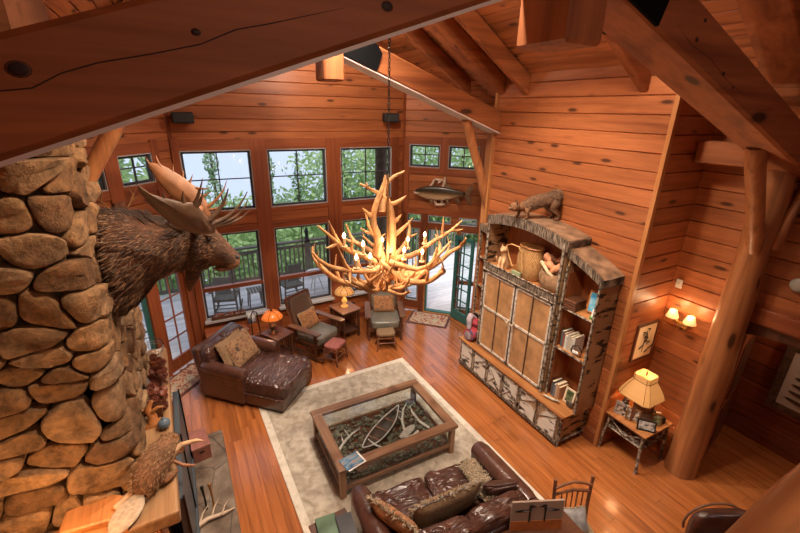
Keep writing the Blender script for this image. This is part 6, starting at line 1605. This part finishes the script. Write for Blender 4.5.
# books on the right tower
def book(label,loc,th_,h_,w_,col,rz=0,tilt=0,group='books on the hutch shelves'):
    t=thing('book',label,'book',loc,rz,group)
    # spine faces -x
    t.rotation_euler=(tilt,0,rz)
    mb=MB(); mb.box((0,-th_/2+.002,h_/2),(w_,.003,h_)); mb.box((0,th_/2-.002,h_/2),(w_,.003,h_)); mb.box((-w_/2+.0015,0,h_/2),(.003,th_,h_)); mb.build('cover',plain('cover',col,.5,nz=.15),t)
    mb=MB(); mb.box((.004,0,h_/2),(w_-.012,th_-.005,h_-.012)); mb.build('pages',M['cream'],t)
    return t
cols=[(.55,.50,.42),(.10,.12,.13),(.50,.46,.40),(.60,.56,.50),(.30,.10,.06),(.55,.48,.36),(.08,.16,.18),(.62,.60,.55)]
y=3.42
names=['pale book','black book','grey book','white book','rust-red book','buff book','dark teal book','broad white book']
for k in range(7):
    th_=[.035,.028,.04,.03,.026,.034,.03][k]; y-=th_/2+.002
    book('%s standing upright on the middle shelf of the right hutch tower'%names[(k*3+1)%8],(4.58,y,1.39),th_,.25-.02*(k%3),.19,cols[(k*3+1)%8]); y-=th_/2
t=thing('heart_frame','dark scrolled frame with a small white heart in front of the middle-shelf books','ornament',(4.475,3.14,1.392),R(10))
mb=MB(); mb.tube([(0,-.07,.01),(0,-.08,.10),(0,-.02,.16),(0,.05,.13),(0,.07,.05),(0,.0,.01),(0,-.07,.01)],.009,6); mb.build('frame',M['iron'],t,smooth=60)
mb=MB(); mb.ell((-.01,-.018,.05),(.012,.028,.03),10,8); mb.ell((-.01,.018,.05),(.012,.028,.03),10,8); mb.build('heart',M['white'],t,smooth=180)
y=3.42
for k in range(4):
    th_=[.04,.036,.045,.03][k]; y-=th_/2+.002
    book('%s standing on the counter at the left of the lowest tower compartment'%['dark grey book','grey-blue book','pinkish cream book','pale orange book'][k],(4.56,y,.563),th_,.24-.03*(k%2),.19,[(.09,.09,.10),(.16,.19,.24),(.55,.36,.24),(.50,.25,.13)][k]); y-=th_/2
def frame(name,label,loc,rz,w_,h_,fm_,im,tilt=-10,cat_='picture frame',bw=.018,th=.015):
    t=thing(name,label,cat_,loc,rz); t.rotation_euler=(R(tilt),0,rz)   # faces local -y
    mb=MB()
    for s in(-1,1): mb.box((s*(w_/2-bw/2),0,h_/2),(bw,th,h_)); mb.box((0,0,h_/2+s*(h_/2-bw/2)),(w_-2*bw,th,bw))
    mb.build('frame',fm_,t,bevel=.002)
    mb=MB(); mb.box((0,.001,h_/2),(w_-2*bw,th*.5,h_-2*bw)); mb.build('picture',im,t)
    return t
def photomat(name,cs,sc=9):
    m,nt,b=mat(name); n=N(nt,'ShaderNodeTexNoise'); n.inputs['Scale'].default_value=sc; n.inputs['Detail'].default_value=3; L(nt,coords(nt),n.inputs['Vector'])
    r=ramp(nt,n.outputs['Fac'],[(.36,cs[0]),(.5,cs[1]),(.64,cs[2])]); L(nt,r.outputs[0],b.inputs['Base Color']); b.inputs['Roughness'].default_value=.3; return m
frame('photo_frame','cream-framed small picture with green centre on the hutch counter shelf',(4.52,3.14,.565),R(-90),.17,.24,M['cream'],photomat('green_photo',((.03,.05,.02),(.10,.12,.05),(.3,.28,.18))),bw=.028)
t=thing('round_basket_ornament','small dark round woven ornament in front of the cream frame','ornament',(4.47,3.07,.563))
mb=MB(); mb.M=Matrix.Translation((0,0,.06))@Matrix.Rotation(R(80),4,'Y'); mb.lathe([(.02,-.02),(.055,-.015),(.06,.0),(.055,.015),(.02,.02)],n=18); mb.build('disc',plain('dark_weave',(.10,.075,.05),.7,nz=.5,nscale=40),t)
t=thing('white_duck_decoy','small pale decoy lying on the hutch counter near the right tower','figure',(4.36,3.33,.575),heading(.3,-1))
mb=MB(); mb.ell((0,0,.018),(.022,.11,.018),12,8); mb.tube([(0,.09,.02),(0,.13,.035),(0,.16,.03)],[.014,.013,.005],8); mb.build('decoy_body',pl('pale_decoy',(.45,.40,.32),.5,nz=.4,nscale=25),t,smooth=180)
frame('photo_frame','small bright blue lake photo on the top shelf of the right hutch tower',(4.60,3.10,2.03),R(-80),.17,.30,M['amber_z'],photomat('lake_photo',((.05,.30,.55),(.20,.55,.75),(.75,.8,.8)),6),-6)
t=thing('carved_log_box','small dark log box on the top shelf of the right hutch tower','box',(4.56,3.34,2.012),R(4))
mb=MB()
for k in range(4): mb.tube([(-.12,-.09,.02+k*.035),(-.12,.09,.02+k*.035)],.02,8)
mb.box((-.0,0,.07),(.20,.18,.14)); mb.build('log_box_body',M['dark_y'],t)
t=thing('white_cone','small white candle in a green holder beside the lake photo','candle',(4.50,3.02,2.012))
mb=MB(); mb.lathe([(.022,0),(.022,.01),(.014,.02),(.012,.13),(.004,.14)],n=12); mb.build('candle_stick',M['white'],t,smooth=40)
mb=MB(); mb.lathe([(.035,0),(.035,.03),(.025,.035)],n=12); mb.build('holder',pl('green_holder',(.12,.28,.08),.5),t)

# ------------------------------------------------------------------ corner table with lamp and frames
tt=thing('corner_table','rustic twig corner table with orange top in the lit alcove','table',(5.12,2.45,0)); tt.scale=(.80,.92,.89)
mb=MB(); mb.box((0,0,.685),(.76,.64,.03)); mb.build('tabletop',M['amber_x'],tt,bevel=.008,seg=2)
for sx in(-1,1):
    for sy in(-1,1):
        mb=MB(); a,b=logpts((sx*.33,sy*.27,.67),(sx*.36,sy*.30,0),(.024,.022),6,60+sx+3*sy,.012); mb.tube(a,b,8); mb.build('leg',M['twig'],tt,smooth=60)
mb=MB()
for sy in(-1,1): mb.tube([(-.35,sy*.28,.45),(.35,sy*.28,.45)],.014,7); mb.tube([(-.34,sy*.28,.64),(.0,sy*.29,.48),(.34,sy*.28,.64)],.011,6)
for sx in(-1,1): mb.tube([(sx*.34,-.28,.45),(sx*.34,.28,.45)],.014,7); mb.tube([(sx*.34,-.27,.64),(sx*.35,.0,.48),(sx*.34,.27,.64)],.011,6)
mb.box((0,0,.46),(.64,.54,.015)); mb.build('twig_stretcher',M['twig'],tt,smooth=60)
la=thing('table_lamp','large lamp with glowing square parchment shade on the corner table','lamp',(5.17,2.52,.624))
mb=MB(); mb.lathe([(.07,0),(.075,.02),(.03,.05),(.045,.12),(.05,.20),(.02,.26),(.012,.47)],n=16); mb.build('base',M['iron'],la,smooth=40)
def sqring(w_,z,c=.25):
    p=[(-1,-1+c),(-1,1-c),(-1+c,1),(1-c,1),(1,1-c),(1,-1+c),(1-c,-1),(-1+c,-1)]
    return [Vector((x*w_,y*w_,z)) for x,y in p]
vs=[];fs=[];pr=[(.225,.30),(.205,.37),(.155,.48),(.115,.55),(.115,.62),(.11,.635)]
for w_,z in pr: vs+=sqring(w_,z)
for i in range(len(pr)-1):
    for k in range(8): fs.append((i*8+k,i*8+(k+1)%8,(i+1)*8+(k+1)%8,(i+1)*8+k))
mb=MB(); mb.add(vs,fs); o=mb.build('lamp_shade',M['shade_lamp'],la); so_=o.modifiers.new('solid','SOLIDIFY'); so_.thickness=.004
mb=MB()
for w_,z in((.227,.302),(.116,.553)): 
    r_=sqring(w_,z); mb.tube(r_+[r_[0]],.005,5)
for k in range(8): mb.tube([vs[i*8+k]*1.0 for i in range(5)],.0035,4)
mb.build('shade_trim',pl('shade_trim',(.25,.10,.03),.6),o)
mb=MB(); mb.ell((0,0,.44),(.03,.03,.04),10,8); mb.build('bulb',M['bulb'],la)
mb=MB(); mb.lathe([(.006,.61),(.012,.65),(.004,.68)],n=8); mb.build('finial',M['iron'],la)
PM=photomat('people_photo',((.05,.04,.035),(.28,.20,.15),(.60,.52,.46)),22)
PM2=photomat('snow_photo',((.08,.07,.06),(.5,.46,.42),(.7,.68,.64)),18)
PM3=photomat('garden_photo',((.05,.08,.03),(.24,.26,.10),(.45,.36,.26)),18)
frame('photo_frame','upright dark wooden frame with a round motif in the middle of the corner table',(4.99,2.36,.626),R(-58),.24,.32,M['dark_z'],plain('bronze_relief',(.12,.06,.035),.5,nz=.4,nscale=25),-12,bw=.03)
frame('photo_frame','black-framed wide group photo at the front corner of the table',(4.94,2.24,.626),R(-50),.22,.15,M['black'],PM2,-14)
frame('photo_frame','small framed people photo second from the left on the corner table',(4.94,2.44,.626),R(-66),.17,.19,M['brass'],PM,-14)
frame('photo_frame','small silver framed photo at the far left edge of the corner table',(4.93,2.60,.626),R(-75),.17,.18,pl('silver_frame',(.35,.33,.30),.35),PM,-12)
frame('photo_frame','gilt framed garden photo at the right end of the corner table',(5.15,2.25,.626),R(-38),.17,.16,M['brass'],PM3,-14)
t=thing('dark_figurine','small dark bear figurine behind the frames left of the lamp shade','figure',(5.02,2.62,.624))
mb=MB(); mb.ell((0,0,.10),(.06,.055,.10),14,10); mb.ell((-.02,-.02,.22),(.042,.042,.042),12,8); mb.ell((-.06,-.03,.21),(.02,.018,.015),8,6)
for s in(-1,1): mb.ell((0,s*.03,.26),(.012,.012,.014),6,5); mb.tube([(-.03,s*.045,.15),(-.08,s*.05,.10)],[.022,.015],6); mb.tube([(-.02,s*.04,.03),(-.09,s*.05,.02)],[.028,.018],6)
mb.build('figurine_body',plain('dark_carving',(.05,.03,.02),.5),t,smooth=180)
t=thing('telephone','black telephone console at the back right of the corner table','telephone',(5.30,2.34,.624),R(-40))
mb=MB(); mb.prism([(-.11,0),(.11,0),(.11,.04),(-.11,.10)],-.09,.09,'x'); mb.build('console',M['black'],t,bevel=.008)
mb=MB(); mb.M=Matrix.Translation((-.05,0,.095))@Matrix.Rotation(R(16),4,'X'); mb.box((0,0,0),(.05,.20,.035)); mb.build('handset',M['black'],t,bevel=.012,seg=2)
mb=MB(); mb.M=Matrix.Translation((.04,.02,.078))@Matrix.Rotation(R(-15),4,'X'); mb.box((0,0,0),(.06,.04,.004)); mb.build('display',M['white'],t)

# ------------------------------------------------------------------ alcove wall things
t=frame('framed_picture','framed sketch of dark shapes on cream paper on the side wall of the alcove',(5.315,2.735,1.34),0,.46,.56,M['dark_z'],M['cream'],0,'picture',.03,.03)
mb=MB(); q=random.Random(5)
for k in range(9):
    x=q.uniform(-.12,.12); z=.10+.042*k; mb.tube([(x,-.012,z),(x+q.uniform(.02,.07),-.012,z+.02),(x+q.uniform(-.05,.1),-.012,z+.05)],[.012,.014,.004],6,sq=.4)
mb.tube([(-.03,-.012,.12),(-.02,-.012,.26),(.0,-.012,.44)],.007,5,sq=.4); mb.build('ink_drawing',pl('ink',(.05,.04,.03),.7),t)
sc=thing('wall_sconce','double wall lamp with two small glowing cream shades and an animal-shaped bracket','lamp',(5.64,2.48,1.96),R(-90))
# local: x along wall toward +? , y out of wall is -y
sc.rotation_euler=(0,0,R(-90))
mb=MB(); mb.box((0,-.012,.0),(.22,.02,.05)); mb.tube([(-.11,-.02,.0),(-.11,-.08,.0),(-.11,-.10,.04)],.008,6); mb.tube([(.11,-.02,.0),(.11,-.08,.0),(.11,-.10,.04)],.008,6); mb.build('arm',M['brass'],sc)
mb=MB(); mb.ell((0,-.03,-.04),(.07,.012,.035),14,8); mb.ell((-.075,-.03,-.015),(.025,.011,.02),8,6)
for x in(-.05,-.03,.035,.055): mb.tube([(x,-.03,-.06),(x,-.03,-.12)],[.009,.005],5)
mb.build('animal_plate',M['brass'],sc,smooth=180)
for s in(-1,1):
    vs=[];fs=[]
    for r_,z in((.075,.05),(.062,.09),(.042,.15)):
        for k in range(20): g=2*PI*k/20; vs.append((s*.11+r_*math.cos(g),-.10+r_*math.sin(g),z))
    for i in range(2):
        for k in range(20): fs.append((i*20+k,i*20+(k+1)%20,(i+1)*20+(k+1)%20,(i+1)*20+k))
    mb=MB(); mb.add(vs,fs); o=mb.build('lamp_shade',plain('sconce_shade',(.85,.6,.3),.7,emit=(1,.58,.2),es=1.0),sc,smooth=60); so_=o.modifiers.new('solid','SOLIDIFY'); so_.thickness=.003
    mb=MB(); mb.ell((s*.11,-.10,.08),(.014,.014,.03),8,6); mb.build('bulb',M['bulb'],sc)
t=thing('light_switch','small white switch plate in the inner corner of the alcove','switch',(5.64,2.66,2.44),R(-90))
mb=MB(); mb.box((0,-.006,0),(.08,.012,.12)); mb.build('plate',M['white'],t,bevel=.003); mb=MB(); mb.box((0,-.014,0),(.015,.01,.03)); mb.build('toggle',M['cream'],t)
t=thing('smoke_detector','round pale glass fitting on the boarded wall at the far right edge','wall fitting',(5.63,1.53,2.86),R(-90))
mb=MB(); mb.M=Matrix.Rotation(R(90),4,'X'); mb.lathe([(.07,0),(.075,.02),(.06,.035),(.03,.045)],n=20); mb.build('body',plain('greenish_white',(.45,.46,.40),.4),t,smooth=40)
# art in hall: framed feathers
t=frame('framed_feathers','dark-framed picture with a row of dark feathers on white, inside the doorway',(6.93,1.36,.70),R(-90),.80,1.0,plain('carved_frame',(.10,.06,.035),.6,nz=.6,nscale=25),pl('mat_white',(.55,.53,.50),.7),0,'picture',.10,.04)
mb=MB()
for k in range(6):
    z=.20+.11*k; mb.ell((0,-.016,z),(.24-.01*k,.004,.030),16,6,m=Matrix.Rotation(R(8),4,'Y')); 
mb.build('feather_row',pl('feather_brown',(.07,.045,.03),.7,nz=.5,nscale=14),t)

# ------------------------------------------------------------------ lights
def light(kind,name,loc,e,col,**k):
    d=bpy.data.lights.new(name,kind); d.energy=e; d.color=col; o=bpy.data.objects.new(name,d); C.objects.link(o); o.location=loc
    for a,v in k.items(): setattr(d,a,v)
    return o
def point_to(o,tgt):
    d=Vector(tgt)-o.location; o.rotation_euler=d.to_track_quat('-Z','Y').to_euler()
WARM=(1,.70,.45); NEU=(1,.84,.68)
def can(label,loc,tgt,e,angle=100,col=NEU,blend=.6):
    t=thing('spotlight',label,'lamp',loc); t['group']='ceiling and added fill spotlights'
    d=(Vector(tgt)-Vector(loc)).normalized(); m=d.to_track_quat('Z','Y').to_matrix().to_4x4()
    mb=MB(); mb.M=m; mb.lathe([(.03,-.16),(.05,-.15),(.055,-.0),(.05,-.0),(.046,-.02)],n=16); mb.build('lamp_can',M['black'],t,smooth=40)
    mb=MB(); mb.M=m; mb.lathe([(.001,-.021),(.045,-.02)],n=16); mb.build('lamp_face',M['can_glow'],t)
    o=light('SPOT','spot_beam',Vector(loc)+d*.03,e,col,spot_size=R(angle),spot_blend=blend,shadow_soft_size=.08); point_to(o,tgt)
    return t
can('ceiling spotlight aimed at the boarded wall above the hutch',(3.0,3.0,5.95),(4.82,4.0,3.6),170*LK,95)
can('added fill spotlight aimed at the hutch',(2.4,3.9,6.3),(4.6,4.2,1.6),420*LK,70)  # this can and the ones below are unseen, added as fill
can('added fill spotlight aimed at the seating area',(1.7,4.6,6.3),(1.4,5.6,0),520*LK,110)
can('added fill spotlight aimed at the window bay',(2.2,5.2,6.3),(2.2,7.9,2.2),260*LK,110)
can('added fill spotlight aimed at the stone chimney',(1.2,2.3,6.1),(-.7,3.6,3.2),420*LK,75,WARM)
can('added fill spotlight aimed at the floor near the alcove',(3.6,2.3,5.5),(4.2,2.6,0),100*LK,80,WARM)
can('added fill spotlight aimed at the sofa',(1.6,2.3,6.1),(2.1,3.2,.4),520*LK,85)
can('added fill spotlight aimed at the log handrail',(2.2,-.9,5.6),(2.2,.2,3.4),55*LK,50,WARM)  # added out of view to brighten the handrail
light('POINT','loft_fill',(1.2,-1.2,5.2),42*LK,NEU,shadow_soft_size=.25)  # added fill from behind the camera, without a fitting
light('POINT','ridge_fill',(1.97,3.4,6.2),90*LK,NEU,shadow_soft_size=.2)  # added main fill under the ridge, no lamp hangs there
light('POINT','bay_fill',(2.0,6.6,5.2),50*LK,NEU,shadow_soft_size=.25)  # added fill for the window bay, without a fitting
light('POINT','chandelier_glow',(2.03,4.0,3.0),34*LK,WARM,shadow_soft_size=.25)
light('POINT','orange_lamp_glow',(1.16,7.00,.90),4*LK,WARM,shadow_soft_size=.05)
light('POINT','honey_lamp_glow',(2.70,7.36,.98),6*LK,WARM,shadow_soft_size=.05)
light('POINT','corner_lamp_glow',(5.17,2.52,1.10),9*LK,(1,.55,.25),shadow_soft_size=.06)
o=light('SPOT','corner_lamp_up_beam',(5.17,2.52,1.28),50*LK,(1,.62,.32),spot_size=R(80),spot_blend=.9,shadow_soft_size=.08); point_to(o,(4.5,2.1,4.6))
light('POINT','sconce_glow',(5.50,2.37,2.15),2.4*LK,(1,.6,.3),shadow_soft_size=.03)
light('POINT','sconce_glow_far',(5.50,2.59,2.15),2.4*LK,(1,.6,.3),shadow_soft_size=.03)
light('POINT','hall_fill',(6.4,.9,2.5),17*LK,WARM,shadow_soft_size=.1)  # added to brighten the hall, has no lamp of its own
light('POINT','mantel_lamp',(-1.15,2.45,1.9),30*LK,(1,.5,.2),shadow_soft_size=.08)
s=light('SUN','daylight_sun',(0,-5,20),SUN,(1,.97,.92),angle=R(25)); s.rotation_euler=(R(40),0,R(15))
